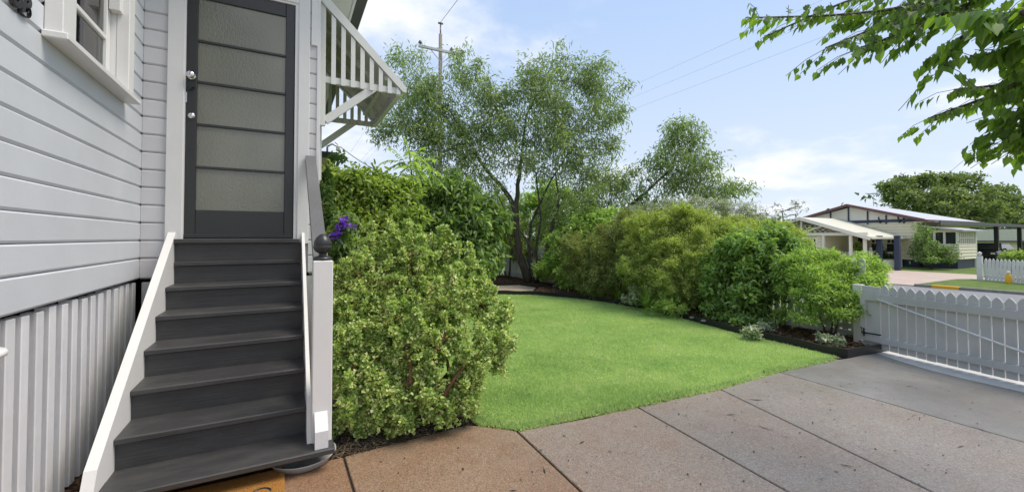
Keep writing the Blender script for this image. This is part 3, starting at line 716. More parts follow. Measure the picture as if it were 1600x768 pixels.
# ------------------------------------------------------------------ picket fence and gate
FN = Root(thing('picket_fence', 'white picket fence running behind the garden bed to the back corner', 'fence', (6.98, 8, -.03)))
def picket_mesh(w_, h, t, name='picket', mat=None, tip=.05):
    m = MB(); m.prism([(-w_ / 2, 0), (w_ / 2, 0), (w_ / 2, h - tip), (w_ * .32, h - tip * .5), (w_ * .16, h - tip * .18), (0, h), (-w_ * .16, h - tip * .18), (-w_ * .32, h - tip * .5), (-w_ / 2, h - tip)], 'x', -t / 2, t / 2)
    return m.mesh(name, mat)
PM = picket_mesh(.07, 1.12, .018, 'picket', M['fence_white'])
def picket(parent, me, loc, rz=0, name='picket'):
    o = bpy.data.objects.new(name, me); o.location = loc; o.rotation_euler.z = rz; return link(o, parent)
for i in range(104):
    y = 2.80 + i * .105; picket(FN.t, PM, (7.0 - 6.98, y - 8, .05 + random.uniform(-.012, .012)))
for i in range(56):
    picket(FN.t, PM, (6.9 - i * .105 - 6.98, 13.6 - 8, .05 + random.uniform(-.012, .012)), R(90))
for z in (.14, .86):
    FN.box('fence_rail', M['fence_white'], (6.955, 6.990, 2.75, 13.58, z, z + .075), bev=.003); FN.box('fence_rail', M['fence_white'], (1.0, 6.954, 13.555, 13.59, z, z + .075), bev=.003)
for y in (5.4, 8.1, 10.8, 13.55): FN.box('post', M['fence_white'], (7.012, 7.10, y - .045, y + .045, -.05, 1.05), bev=.004)
FN.box('plinth', M['fence_white'], (6.93, 6.954, 2.70, 13.5, .0, .12))

gd = Vector((-.208, -.978, 0)).normalized(); gn = Vector((gd.y, -gd.x, 0))      # gn points to the inside (camera side)
GO = Vector((6.52, 2.62, 0)); G = Root(thing('picket_gate', 'white timber picket driveway gate seen from behind with diagonal brace', 'gate', tuple(GO), 0))
grz = math.atan2(-gd.x, gd.y)
GPM = [picket_mesh(.079, .79 + dz, .020, 'paling', M['grey_white'], .048) for dz in (0, .008, -.006)]
if gn.dot(Vector((-1, -1, 0))) < 0: gn = -gn
for i in range(33):
    c = gd * (.255 + .0904 * i) - gn * .012; picket(G.t, random.choice(GPM), (c.x, c.y, .032 + random.uniform(-.004, .004)), grz, 'paling')
def gbar(s0, s1, off, t, z0, z1, name, mat, slope=0):
    m = MB(); a, b = GO + gd * s0 + gn * off, GO + gd * s1 + gn * off
    m.beam((a.x, a.y, (z0 + z1) / 2), (b.x, b.y, (z0 + z1) / 2 + slope), t, z1 - z0); return G.put(m, name, mat)
gbar(0.0, 3.25, .018, .034, .625, .71, 'rail', M['grey_white']); gbar(0.0, 3.25, .018, .034, .115, .185, 'rail', M['grey_white'])
gbar(0.0, .205, -.012, .022, .03, .80, 'stile', M['grey_white']); gbar(.0, .06, .017, .036, .187, .623, 'stile', M['grey_white'])
m = MB(); p0, p1 = GO + gd * .2 + gn * .046, GO + gd * 2.35 + gn * .046; m.tube([(p0.x, p0.y, .655), (p1.x, p1.y, .09)], .011, 8); G.put(m, 'brace', M['white'])
m = MB(); a, b = GO + gd * .02 + gn * .045, GO + gd * .24 + gn * .045; m.beam((a.x, a.y, .21), (b.x, b.y, .22), .012, .016); c = GO + gd * .05 + gn * .05
m.tube([(c.x, c.y, .17), (c.x, c.y, .27)], .008, 6); m.tube([(c.x, c.y, .26), (c.x - .03, c.y + .02, .285), (c.x - .04, c.y, .22)], .005, 5); G.put(m, 'latch', M['black'])
FN.box('gate_post', M['fence_white'], (6.60, 6.70, 2.655, 2.755, -.05, .80), bev=.005)
FN.box('closing_rail', M['fence_white'], (6.70, 7.0, 2.69, 2.72, .05, .16), bev=.003)
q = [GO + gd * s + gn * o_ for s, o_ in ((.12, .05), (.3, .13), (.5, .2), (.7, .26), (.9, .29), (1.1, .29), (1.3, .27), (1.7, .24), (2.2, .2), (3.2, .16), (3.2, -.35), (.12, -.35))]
sheet('unshaded_strip', [(p.x, p.y) for p in q], .004, M['pale'], top=.03)  # bright unshaded band along the gate, its light put in as pale colour

# garden edging: strips along the curve
EP = [(6.62, 2.405), (5.83, 2.50), (5.87, 3.2), (5.91, 3.91), (6.02, 4.6), (6.14, 5.3), (6.23, 6.14), (6.16, 7.0), (5.95, 7.88), (5.39, 8.79), (4.66, 9.33), (3.62, 9.79), (2.4, 9.99)]
def catmull(P, n=5):
    P = [np.array(p) for p in P]; o = []
    for i in range(len(P) - 1):
        a, b, c, d = P[max(i - 1, 0)], P[i], P[i + 1], P[min(i + 2, len(P) - 1)]
        for k_ in range(n):
            t = k_ / n; o.append(.5 * (2 * b + (c - a) * t + (2 * a - 5 * b + 4 * c - d) * t * t + (3 * b - a - 3 * c + d) * t ** 3))
    return o + [P[-1]]
cv = [np.array(EP[0])] + catmull(EP[1:], 6); m = MB(); vs = []; n = len(cv)
for i, p in enumerate(cv):
    d = unit(cv[min(i + 1, n - 1)] - cv[max(i - 1, 0)]); s = np.array([-d[1], d[0]]); hh = .095 + .008 * math.sin(i * 1.3)
    for o_, z in ((-.012, -.03), (-.012, hh), (.012, hh), (.012, -.03)): vs.append((*(p + s * o_), z))
m.add(vs, [(i * 4 + j, i * 4 + (j + 1) % 4, i * 4 + 4 + (j + 1) % 4, i * 4 + 4 + j) for i in range(n - 1) for j in range(4)] + [(3, 2, 1, 0)])
tag(m.build('garden_edging', M['edging']), 'black plastic edging curving between lawn and garden bed', 'edging')
# raised mulch in the bed
BED = [(6.9, 2.5), (5.9, 2.56), (5.92, 3.2), (5.96, 3.91), (6.06, 4.6), (6.18, 5.3), (6.27, 6.14), (6.2, 7.0), (6.0, 7.9), (5.5, 8.8), (5.7, 9.3), (6.3, 10.0), (6.2, 11.0), (4.5, 11.4), (2, 11.6), (2, 13.5), (6.95, 13.5)]
sheet('mulch_bed', BED, .045, M['soil'], top=.06)
def chips(name, n, poly, z, ln, wd, mat, label, up=.35, power=1.0):
    Q = scatter(n, poly, power); P = np.concatenate([Q, z + .02 * rng.random((n, 1))], 1)
    D_ = np.concatenate([rng.normal(size=(n, 2)), rng.normal(size=(n, 1)) * up], 1)
    V, F = leaf_arrays(P, D_, np.array([[0, 0, 1.]]) + rng.normal(size=(n, 3)) * .4, rnd(n, *ln), rnd(n, *wd), .15, .1)
    return tag(np_mesh(name, V, F, mat), label, 'mulch', None, 'stuff')
chips('bark_mulch', 16000, BED, .045, (.02, .07), (.008, .025), M['chips'], 'brown bark mulch covering the garden bed')
chips('straw_litter', 6000, [(.28, 2.96), (.7, 2.965), (1.25, 3.0), (1.4, 3.4), (.3, 3.6)], -.01, (.03, .11), (.003, .010), M['straw'], 'dry straw and leaf litter under the variegated bush', .3, 0)
chips('fallen_leaves', 900, [(-1.06, 2.1), (-.88, 2.1), (-.88, 3.6), (-1.06, 3.6)], -.008, (.015, .05), (.01, .02), M['chips'], 'fallen brown leaves beside the battens', .3, 0)

EDG = [(1.28, 2.94), (1.52, 2.715), (2.59, 2.625), (3.57, 2.555), (4.58, 2.58), (5.75, 2.51), (5.75, 2.57), (4.58, 2.63), (3.57, 2.60), (2.59, 2.67), (1.55, 2.76), (1.32, 3.0)]
chips('edge_crumbs', 1500, EDG, -.008, (.012, .05), (.004, .012), M['straw'], 'crumbs of soil and dead grass along the edge of the lawn', .3, 0)

# ------------------------------------------------------------------ planting near the house
jb = [(0.71,3.89,1.15,0.21,0.21,0.23,0.90), (0.93,3.82,1.22,0.24,0.24,0.21,0.94), (0.82,3.99,1.27,0.16,0.16,0.16,0.42), (0.94,3.92,1.36,0.12,0.12,0.13,0.28), (1.15,3.65,1.22,0.26,0.26,0.23,1.12), (1.36,3.48,1.03,0.23,0.23,0.22,0.95), (1.51,3.35,0.81,0.19,0.19,0.19,0.72),
      (0.58,3.73,0.99,0.26,0.26,0.23,1.26), (0.91,3.50,0.99,0.28,0.28,0.26,1.56), (1.16,3.25,0.80,0.25,0.25,0.23,1.35), (1.48,3.08,0.61,0.15,0.15,0.12,0.42), (1.59,3.08,0.68,0.07,0.07,0.05,0.08), (1.46,2.98,0.46,0.13,0.13,0.17,0.55), (0.48,3.51,0.76,0.19,0.19,0.19,0.90), (0.70,3.27,0.69,0.25,0.25,0.22,1.41),
      (0.95,3.09,0.55,0.23,0.23,0.20,1.26), (1.22,2.94,0.46,0.19,0.19,0.20,1.05), (0.47,3.29,0.52,0.18,0.18,0.18,0.90), (0.62,3.10,0.37,0.20,0.20,0.17,0.99), (0.87,2.97,0.27,0.20,0.20,0.16,0.94), (1.15,2.93,0.24,0.16,0.16,0.13,0.59), (0.41,3.15,0.29,0.13,0.13,0.13,0.49), (0.39,3.11,0.16,0.08,0.08,0.09,0.23), (0.63,3.04,0.16,0.15,0.15,0.08,0.38), (0.44,3.86,0.95,0.11,0.11,0.15,0.35), (1.00,2.95,0.09,0.12,0.12,0.06,0.20), (0.70,3.03,0.05,0.14,0.14,0.05,0.19), (0.49,3.09,0.04,0.07,0.07,0.04,0.10), (0.34,3.17,0.08,0.04,0.04,0.05,0.07), (0.39,3.34,0.33,0.11,0.11,0.14,0.45), (0.39,3.55,0.66,0.11,0.11,0.15,0.41), (0.52,3.15,0.18,0.12,0.12,0.11,0.39), (0.78,3.18,0.51,0.19,0.19,0.19,1.00), (0.38,3.28,0.53,0.10,0.10,0.19,0.55), (1.23,2.95,0.10,0.09,0.09,0.06,0.14)]
sh_ = []
for c in jb:
    for i in range(7):
        v = rvec(1)[0]; v[2] = abs(v[2]) + .25; v /= np.linalg.norm(v); s_ = rnd(1, .8, 1.05)[0]; h_ = rnd(1, .05, .13)[0]
        sh_.append((c[0] + v[0] * c[3] * s_, c[1] + v[1] * c[4] * s_, c[2] + v[2] * c[5] * s_ + h_ * .5, .035, .035, h_, .13))
plant('jade_bush', 'big variegated bush with tiny pale green leaves right beside the steps', 'bush', (.95, 3.62, -.01),
      [([(0.668,3.579,0.000), (0.666,3.583,0.418), (0.633,3.870,1.025)], .03, .011), ([(0.934,3.587,0.000), (0.931,3.381,0.537), (0.968,3.742,1.250)], .034, .012), ([(1.031,3.535,0.000), (1.216,3.116,0.462), (1.475,3.197,0.725)], .022, .008), ([(0.761,3.529,0.000), (0.600,3.222,0.377), (0.487,3.390,0.638)], .018, .007), ([(1.132,3.330,0.000), (1.094,3.070,0.393), (1.143,3.372,0.886)], .02, .008), ([(0.666,3.311,0.000), (0.452,3.131,0.383), (0.403,3.265,0.628)], .02, .009), ([(0.897,3.250,0.000), (0.770,2.960,0.383), (0.772,3.121,0.710)], .022, .01), ([(1.007,3.191,0.000), (1.027,2.880,0.319), (1.205,2.893,0.520)], .021, .009), ([(0.869,3.332,0.000), (0.959,2.968,0.534), (1.047,3.086,0.785)], .021, .009)],
      jb + sh_, M['jade'], M['jadestem'], sat=None, branch_r=.011, lift=.3, stem_name='stem', twigs=62, per=40, length=(.018, .032), width=(.014, .024), droop=-.25, along=.9, spread=.95, shape='oval', fold=.12, curl=.05, stick=.0045, inner=.12, rim=.42, ext=(.72, 1.25), jitter=.3, rise=.2)

plant('leafy_shrub', 'yellow green leafy shrub behind the variegated bush, below the pinnate sapling', 'shrub', (2.210,12.950,0.000),
      [([(2.043,13.041,0.000), (1.123,6.893,1.322), (1.071,6.902,2.131)], .03, .012), ([(2.545,12.770,0.000), (1.524,6.678,1.322), (1.606,6.617,2.030)], .03, .012)],
      [(0.62,6.92,2.11,0.27,0.27,0.25,0.46), (0.95,6.74,2.11,0.33,0.33,0.27,0.59), (1.41,6.61,2.02,0.34,0.34,0.28,0.59), (0.68,6.67,1.61,0.32,0.32,0.32,0.72), (1.18,6.40,1.61,0.34,0.34,0.28,0.68), (1.65,6.38,1.62,0.29,0.29,0.27,0.53), (0.62,7.14,2.38,0.16,0.16,0.12,0.12), (1.13,6.98,2.37,0.25,0.25,0.12,0.18), (1.46,6.38,1.13,0.39,0.39,0.39,1.00), (0.67,6.57,1.05,0.34,0.34,0.34,0.81), (0.62,5.36,0.58,0.34,0.34,0.37,1.32), (1.03,5.15,0.50,0.37,0.37,0.37,1.44), (1.58,5.30,0.60,0.36,0.36,0.36,1.21), (0.55,4.73,0.07,0.24,0.24,0.34,1.12), (0.99,4.61,-0.09,0.28,0.28,0.28,1.00), (2.04,5.73,0.64,0.37,0.37,0.33,0.90), (1.72,6.67,2.14,0.18,0.18,0.14,0.16)],
      M['lime'], M['twig'], branch_r=.012, stem_name='stem', sat=(6, .25, .45, .2), twigs=95, per=13, length=(.06, .12), width=(.03, .055), droop=.35, spread=.9, shape='oval', stick=.003)
plant('purple_flowering_shrub', 'shrub with violet purple blossoms just beyond the newel post', 'shrub', (1.220,9.944,0.000),
      [([(1.053,9.071,0.000), (0.613,5.016,1.063), (0.564,4.917,1.549)], .016, .008)],
      [(0.54,4.82,1.56,0.10,0.10,0.07,0.24), (0.46,4.86,1.41,0.07,0.07,0.07,0.12), (0.58,5.03,1.31,0.13,0.13,0.13,0.20), (0.48,5.09,1.21,0.10,0.10,0.17,0.25)],
      M['broad'], M['twig'], stem_name='stem', twigs=70, per=10, length=(.05, .09), width=(.025, .04), shape='oval', stick=.002,
      flowers=(M['purple'], dict(clumps=[(0.55,4.70,1.56,0.09,0.09,0.05,0.26), (0.46,4.75,1.40,0.05,0.05,0.05,0.12), (0.49,4.73,1.50,0.05,0.05,0.05,0.08)], twigs=34, per=7, length=(.035, .055), width=(.03, .045), shape='oval', stick=0, droop=0, ext=(.8, 1.15))))
plant('yellow_hibiscus', 'tall shrub with one yellow bloom against the house corner', 'shrub', (0.843,10.147,0.000),
      [([(0.831,10.154,0.000), (0.485,6.100,1.337), (0.423,6.113,2.237)], .016, .006)], [(0.42,6.11,2.26,0.07,0.07,0.07,0.12), (0.46,6.10,2.02,0.10,0.10,0.14,0.36), (0.57,6.14,2.47,0.09,0.09,0.07,0.07), (0.47,6.10,1.68,0.10,0.10,0.19,0.49)],
      M['broad'], M['twig'], stem_name='stem', twigs=50, per=9, length=(.05, .08), width=(.03, .045), shape='oval', stick=.002)
m = MB(); o_ = np.array((0.364,5.576,2.258)); V = []; 
P = np.repeat(o_[None], 12, 0) + rng.normal(size=(12, 3)) * .008; A_ = np.arange(12) * 2.4
Dp = np.stack([.3 * np.cos(A_) - .2, .9 * np.cos(A_) * .3 - .6, np.sin(A_)], 1) + rng.normal(size=(12, 3)) * .15
V, F = oval_arrays(P, Dp, rvec(12) + [0, -1.5, 0], rnd(12, .05, .075), rnd(12, .045, .06))
ob = np_mesh('flower', V - np.array(bpy.data.objects['yellow_hibiscus'].location), F, M['yellowpetal'], bpy.data.objects['yellow_hibiscus'])

plant('dark_leaf_shrub', 'dark green drooping broad leaved shrub between the sapling and the gum tree', 'shrub', (5.258,13.493,0.000),
      [([(4.797,13.493,0.000), (2.856,8.234,1.293), (2.789,8.248,2.214)], .035, .014), ([(5.464,13.135,0.000), (3.301,7.770,1.167), (3.351,7.728,1.810)], .03, .012)],
      [(2.79,8.25,2.21,0.45,0.45,0.34,0.55), (3.31,7.97,2.15,0.45,0.45,0.37,0.59), (2.50,8.19,1.68,0.41,0.41,0.36,0.56), (3.03,7.79,1.55,0.48,0.48,0.41,0.76), (3.61,7.82,1.62,0.37,0.37,0.40,0.53), (3.22,7.59,1.11,0.40,0.40,0.35,0.56), (2.67,7.88,1.17,0.38,0.38,0.38,0.56), (3.15,8.28,2.50,0.35,0.35,0.22,0.26), (3.58,7.62,1.17,0.26,0.26,0.33,0.33), (2.53,8.50,2.36,0.29,0.29,0.27,0.28), (3.32,7.66,0.73,0.36,0.36,0.23,0.32), (2.34,8.07,0.80,0.45,0.45,0.33,0.58)],
      M['broad'], M['twig'], branch_r=.014, stem_name='stem', sat=(6, .25, .45, .2), twigs=75, per=12, length=(.10, .18), width=(.045, .07), droop=.6, spread=.8, shape='oval', stick=.003)
# pinnate sapling: fronds with paired leaflets
t = thing('pinnate_sapling', 'sapling with bright pinnate fronds rising above the leafy shrub', 'tree', (3.715,13.154,0.000)); off = np.array(t.location)
m = MB(); m.tube([Vector(p) - t.location for p in wob([(3.715,13.154,0.000), (2.108,7.608,1.542), (2.027,7.632,2.367), (1.970,7.649,2.957)], .01)], [.03 - .002 * i for i in range(10)], 6); m.build('trunk', M['twig'], t)
LP, LD, LN, LL, LW = [], [], [], [], []; m = MB()
tips = [(1.614,7.612,3.009), (1.455,7.477,2.720), (1.458,7.594,2.500), (1.676,7.368,2.296), (1.884,7.689,3.216), (2.233,7.732,3.093), (2.479,7.717,2.894), (2.337,7.577,2.439), (2.049,7.283,2.217), (1.675,7.135,2.598), (2.558,7.569,2.573), (1.842,7.154,2.802), (1.941,7.105,2.614), (2.175,7.206,2.647), (1.606,7.295,2.195), (2.701,7.612,2.282), (1.700,7.012,2.388), (2.041,7.057,2.361)]
for i, tp in enumerate(tips):
    b = Vector((2.027,7.631,2.426)).lerp(Vector((1.970,7.649,2.980)), random.random()); e = Vector(tp)
    path = bez(b, b.lerp(e, .55) + Vector((0, 0, .16)), e, 14); m.tube([p - t.location for p in path], .004, 3)
    d = (e - b).normalized(); s = d.cross(Vector((0, 0, 1))).normalized()
    for j in range(3, 15):
        for sg in (-1, 1):
            LP.append(path[j] - t.location); LD.append(s * sg + d * .35 + Vector((0, 0, -.35 + random.gauss(0, .12)))); LN.append((random.gauss(0, .2), random.gauss(0, .2), 1)); LL.append(random.uniform(.10, .14)); LW.append(random.uniform(.035, .048))
V, F = oval_arrays(np.array(LP), np.array(LD), np.array(LN), np.array(LL), np.array(LW)); np_mesh('fronds', V, F, M['fresh'], t)['kind'] = 'stuff'; m.build('frond_stalks', M['twig'], t)['kind'] = 'stuff'

# ------------------------------------------------------------------ the multi-stemmed gum tree
D1 = 12.8
gum = [(3.20,12.47,6.54,0.58,0.58,0.50,0.27), (2.72,12.72,6.83,0.31,0.31,0.35,0.07), (3.46,12.35,5.67,0.81,0.81,0.58,0.79), (2.86,12.46,4.75,0.68,0.68,0.53,0.63), (4.13,12.23,5.15,0.86,0.86,0.67,0.94), (4.72,11.89,6.23,0.59,0.59,0.55,0.42), (5.12,11.69,5.54,0.71,0.71,0.63,0.72), (4.17,11.78,4.08,0.76,0.76,0.61,0.80), (3.50,12.13,4.37,0.65,0.65,0.53,0.59), (4.91,11.83,4.46,0.78,0.78,0.63,0.80), (3.78,11.77,3.39,0.49,0.49,0.41,0.29), (4.77,11.48,3.23,0.57,0.57,0.46,0.36),
       (5.81,11.44,5.18,0.71,0.71,0.59,0.54), (5.60,11.45,4.46,0.67,0.67,0.55,0.59), (6.59,11.01,5.77,0.71,0.71,0.63,0.72), (6.93,10.81,6.46,0.67,0.67,0.55,0.48), (7.48,10.50,6.92,0.47,0.47,0.36,0.19), (7.95,10.38,6.20,0.84,0.84,0.64,0.84), (8.57,10.05,5.81,0.64,0.64,0.52,0.47), (7.18,10.48,5.12,0.89,0.89,0.62,0.92), (8.25,10.13,4.88,0.83,0.83,0.63,0.84), (8.61,9.96,4.09,0.55,0.55,0.47,0.38), (7.41,10.15,4.01,0.88,0.88,0.61,0.92), (6.53,10.73,4.42,0.77,0.77,0.58,0.75), (6.69,10.44,3.42,0.76,0.76,0.46,0.42), (7.84,9.94,3.24,0.69,0.69,0.50,0.58), (5.85,10.88,3.70,0.61,0.61,0.46,0.24), (5.35,10.94,2.92,0.52,0.52,0.41,0.15),
       (7.32,10.35,2.58,0.66,0.66,0.46,0.26), (5.18,11.24,3.70,0.61,0.61,0.42,0.26), (7.32,9.57,1.97,0.55,0.55,0.47,0.34), (7.20,10.88,1.92,0.60,0.60,0.52,0.20), (6.65,11.30,6.48,0.32,0.32,0.36,0.09), (2.48,12.56,4.53,0.34,0.34,0.30,0.09), (6.52,11.49,1.43,0.53,0.53,0.49,0.12), (4.66,12.01,7.06,0.28,0.28,0.28,0.04), (4.12,11.61,2.73,0.49,0.49,0.41,0.25), (4.70,11.30,2.55,0.49,0.49,0.45,0.23), (7.63,9.39,2.43,0.55,0.55,0.47,0.39), (8.22,9.51,3.03,0.49,0.49,0.41,0.29), (6.02,11.85,2.14,0.57,0.57,0.53,0.23), (7.13,11.14,2.13,0.57,0.57,0.53,0.23), (5.63,11.96,1.53,0.49,0.49,0.44,0.13), (6.93,11.27,1.33,0.49,0.49,0.44,0.12)]
plant('multistem_gum', 'large airy multi-stemmed gum tree behind the far edge of the lawn', 'tree', (6.575,10.993,0.000),
      [([(6.506,11.030,0.000), (6.226,11.088,0.843), (6.151,11.115,1.427), (6.061,11.032,2.198), (5.784,11.167,2.796), (5.240,11.555,3.585), (4.683,11.833,4.479), (4.316,12.013,5.257)], .15, .02),
       ([(6.104,11.068,2.104), (6.153,11.077,3.021), (6.296,11.092,3.935), (6.456,11.091,5.179), (6.932,10.810,6.266)], .085, .015),
       ([(6.644,10.956,0.000), (6.567,11.132,0.834), (6.679,11.163,1.825), (7.136,10.771,3.204), (7.906,10.327,4.488)], .08, .015),
       ([(7.079,11.132,0.000), (6.801,10.550,0.948), (6.939,10.343,1.768), (7.067,10.260,2.376), (6.991,10.279,3.325)], .105, .02),
       ([(7.203,11.065,0.000), (6.803,10.210,0.866), (7.099,9.920,1.611), (7.439,9.729,1.945), (7.842,9.501,2.445)], .075, .015),
       ([(6.747,10.900,0.000), (6.529,10.475,0.673), (6.107,10.571,1.426), (5.560,10.734,2.167), (5.235,11.001,3.107)], .055, .012),
       ([(6.437,11.067,0.000), (5.977,10.879,0.952), (5.522,10.988,1.897), (5.234,11.130,2.462)], .045, .012), ([(7.504,11.117,0.000), (6.984,9.887,0.783), (7.322,9.579,1.335), (7.638,9.399,1.791)], .07, .015), ([(6.893,11.024,0.000), (6.670,10.847,0.940), (6.726,10.679,2.005), (6.594,10.719,3.356), (5.985,11.134,4.440)], .06, .012)],
      gum, M['gum'], M['bark'], branch_r=.022, lift=.2, sat=(4, .3, .5, .2), twigs=88, per=11, length=(.11, .21), width=(.024, .042), droop=.7, spread=1.1, along=.9, stick=.004, inner=.5, rim=.36, ext=(.95, 1.35), jitter=.5, wild=.3, curl=.2)
gum2 = [(9.80,8.29,4.46,0.40,0.40,0.44,0.26), (10.06,8.16,3.85,0.59,0.59,0.51,0.50), (9.55,8.45,3.48,0.55,0.55,0.44,0.36), (10.55,7.91,3.23,0.59,0.59,0.44,0.43), (9.80,8.33,2.93,0.62,0.62,0.40,0.37), (10.44,7.87,2.61,0.58,0.58,0.33,0.36), (10.95,7.60,2.74,0.51,0.51,0.22,0.19), (9.06,8.83,3.24,0.44,0.44,0.33,0.11), (8.81,9.09,2.73,0.52,0.52,0.34,0.13), (8.47,9.38,2.84,0.53,0.53,0.41,0.23), (8.24,9.41,2.17,0.60,0.60,0.45,0.24), (9.07,8.73,2.38,0.55,0.55,0.33,0.14), (8.53,8.80,1.88,0.61,0.61,0.43,0.41), (10.27,8.04,4.55,0.33,0.33,0.33,0.14), (11.37,7.37,2.77,0.29,0.29,0.13,0.06), (7.79,9.44,1.52,0.55,0.55,0.44,0.32)]
plant('leaning_gum', 'second gum tree leaning right over the hedge with a dense drooping crown', 'tree', (8.058,11.266,0.000),
      [([(8.058,11.266,0.000), (7.513,9.833,0.679), (8.176,9.340,1.649), (8.741,9.021,2.315), (9.230,8.631,2.896), (9.710,8.361,3.410), (9.898,8.244,4.090)], .085, .02),
       ([(7.612,11.059,0.000), (7.386,10.130,0.572), (7.736,9.816,1.144), (8.144,9.581,1.803), (8.386,9.433,2.556)], .05, .014)],
      gum2, M['gum'], M['bark'], branch_r=.018, lift=.2, sat=(4, .3, .5, .2), twigs=105, per=11, length=(.11, .21), width=(.023, .040), droop=.8, spread=1.05, along=.9, stick=.004, inner=.5, rim=.36, ext=(.95, 1.35), jitter=.5, wild=.3, curl=.2)

# ------------------------------------------------------------------ hedge planting along the fence
plant('golden_tea_tree', 'wide golden feathery bush filling the middle of the hedge', 'bush', (7.342,5.418,0.040),
      [([(7.253,5.640,0.040), (7.029,5.605,0.793), (6.881,5.780,1.552)], .03, .01), ([(7.429,5.205,0.040), (7.417,5.055,0.815), (7.517,4.984,1.546)], .03, .01), ([(7.342,5.418,0.040), (7.184,5.294,0.808), (7.210,5.373,1.674)], .03, .01)],
      [(6.71,5.87,1.42,0.51,0.51,0.36,0.70), (7.02,5.59,1.55,0.48,0.48,0.38,0.71), (7.50,5.11,1.40,0.52,0.52,0.30,0.63), (7.79,4.72,1.40,0.43,0.43,0.26,0.49), (6.91,5.65,1.80,0.20,0.20,0.23,0.18), (6.56,5.51,0.94,0.51,0.51,0.41,0.89), (6.91,5.09,1.07,0.55,0.55,0.43,1.03), (7.29,4.77,1.19,0.47,0.47,0.37,0.80), (6.47,5.23,0.43,0.42,0.42,0.35,0.68), (6.51,6.10,1.10,0.44,0.44,0.41,0.68), (7.01,5.17,0.46,0.41,0.41,0.41,0.72), (6.82,5.80,1.87,0.28,0.28,0.18,0.19), (6.70,5.80,0.16,0.35,0.35,0.28,0.39), (8.01,4.49,1.47,0.31,0.31,0.17,0.23), (6.47,6.23,1.56,0.37,0.37,0.31,0.42), (6.35,5.63,0.63,0.51,0.51,0.41,0.89), (6.83,5.38,0.15,0.41,0.41,0.24,0.42), (6.21,6.16,0.66,0.38,0.38,0.41,0.60), (6.94,4.86,0.79,0.46,0.46,0.39,0.85), (7.54,4.75,1.28,0.40,0.40,0.26,0.47), (8.11,4.33,1.28,0.33,0.33,0.23,0.35), (7.60,4.39,0.85,0.41,0.41,0.34,0.68), (8.22,4.50,1.48,0.29,0.29,0.17,0.21), (6.58,6.51,1.36,0.38,0.38,0.35,0.46), (6.48,6.24,0.70,0.39,0.39,0.39,0.56), (6.55,6.77,1.01,0.30,0.30,0.33,0.33), (7.05,4.69,0.45,0.37,0.37,0.30,0.52), (7.27,5.56,1.74,0.33,0.33,0.18,0.23), (7.71,5.11,1.65,0.32,0.32,0.15,0.20)],
      M['gold'], M['twig'], branch_r=.01, stem_name='stem', sat=(7, .24, .44, .16), twigs=210, per=30, length=(.035, .06), width=(.009, .016), droop=.05, along=.95, spread=.8, stick=.0025, rim=.4, ext=(.8, 1.45), jitter=.35, rise=.3)
plant('olive_feathery_bush', 'darker olive feathery bush between the gum stems and the golden bush', 'bush', (6.382,7.301,0.040),
      [([(6.318,7.335,0.040), (6.464,7.500,0.686), (6.394,7.525,1.277)], .03, .01), ([(6.438,7.051,0.040), (6.713,7.139,0.701), (6.833,7.058,1.425)], .03, .01)],
      [(6.33,7.79,1.05,0.48,0.48,0.45,0.60), (6.65,7.38,1.28,0.53,0.53,0.44,0.68), (6.33,7.35,0.56,0.49,0.49,0.41,0.59), (6.70,6.92,0.72,0.51,0.51,0.48,0.77), (6.74,6.68,0.25,0.36,0.36,0.30,0.36), (6.13,8.02,0.59,0.40,0.40,0.37,0.39), (6.21,7.54,0.18,0.38,0.38,0.20,0.23), (6.45,7.06,0.22,0.37,0.37,0.25,0.29), (6.98,7.20,1.72,0.38,0.38,0.30,0.33), (6.24,8.30,0.95,0.41,0.41,0.47,0.49), (6.40,7.54,0.39,0.50,0.50,0.38,0.55), (6.88,6.82,1.00,0.42,0.42,0.42,0.56)],
      M['olive'], M['twig'], branch_r=.01, stem_name='stem', sat=(7, .24, .44, .16), twigs=210, per=28, length=(.035, .065), width=(.010, .017), droop=.3, along=.95, spread=.75, stick=.0025, rim=.4, ext=(.8, 1.45), jitter=.4)
plant('white_blossom_shrub', 'pale shrub dusted with white blossom behind the golden bush', 'shrub', (13.526,10.788,-0.030),
      [([(13.526,10.788,-0.030), (8.429,6.715,1.274), (8.489,6.666,1.956)], .03, .01)],
      [(7.41,7.13,1.95,0.48,0.48,0.27,0.36), (8.07,6.77,2.10,0.54,0.54,0.24,0.36), (8.64,6.35,2.11,0.53,0.53,0.24,0.36), (9.04,5.91,2.04,0.47,0.47,0.23,0.32), (7.10,7.77,1.27,0.41,0.41,0.47,0.34), (7.30,7.43,1.73,0.37,0.37,0.31,0.21), (8.43,6.71,1.43,0.91,0.91,0.45,0.68), (9.29,5.56,1.78,0.31,0.31,0.23,0.22)],
      M['silver'], M['twig'], branch_r=.01, stem_name='stem', twigs=180, per=18, length=(.035, .06), width=(.014, .024), droop=.1, stick=.0025, rim=.38,
      flowers=(M['whitepetal'], dict(twigs=90, per=8, length=(.025, .045), width=(.022, .038), shape='oval', stick=0, droop=0, along=.25)))
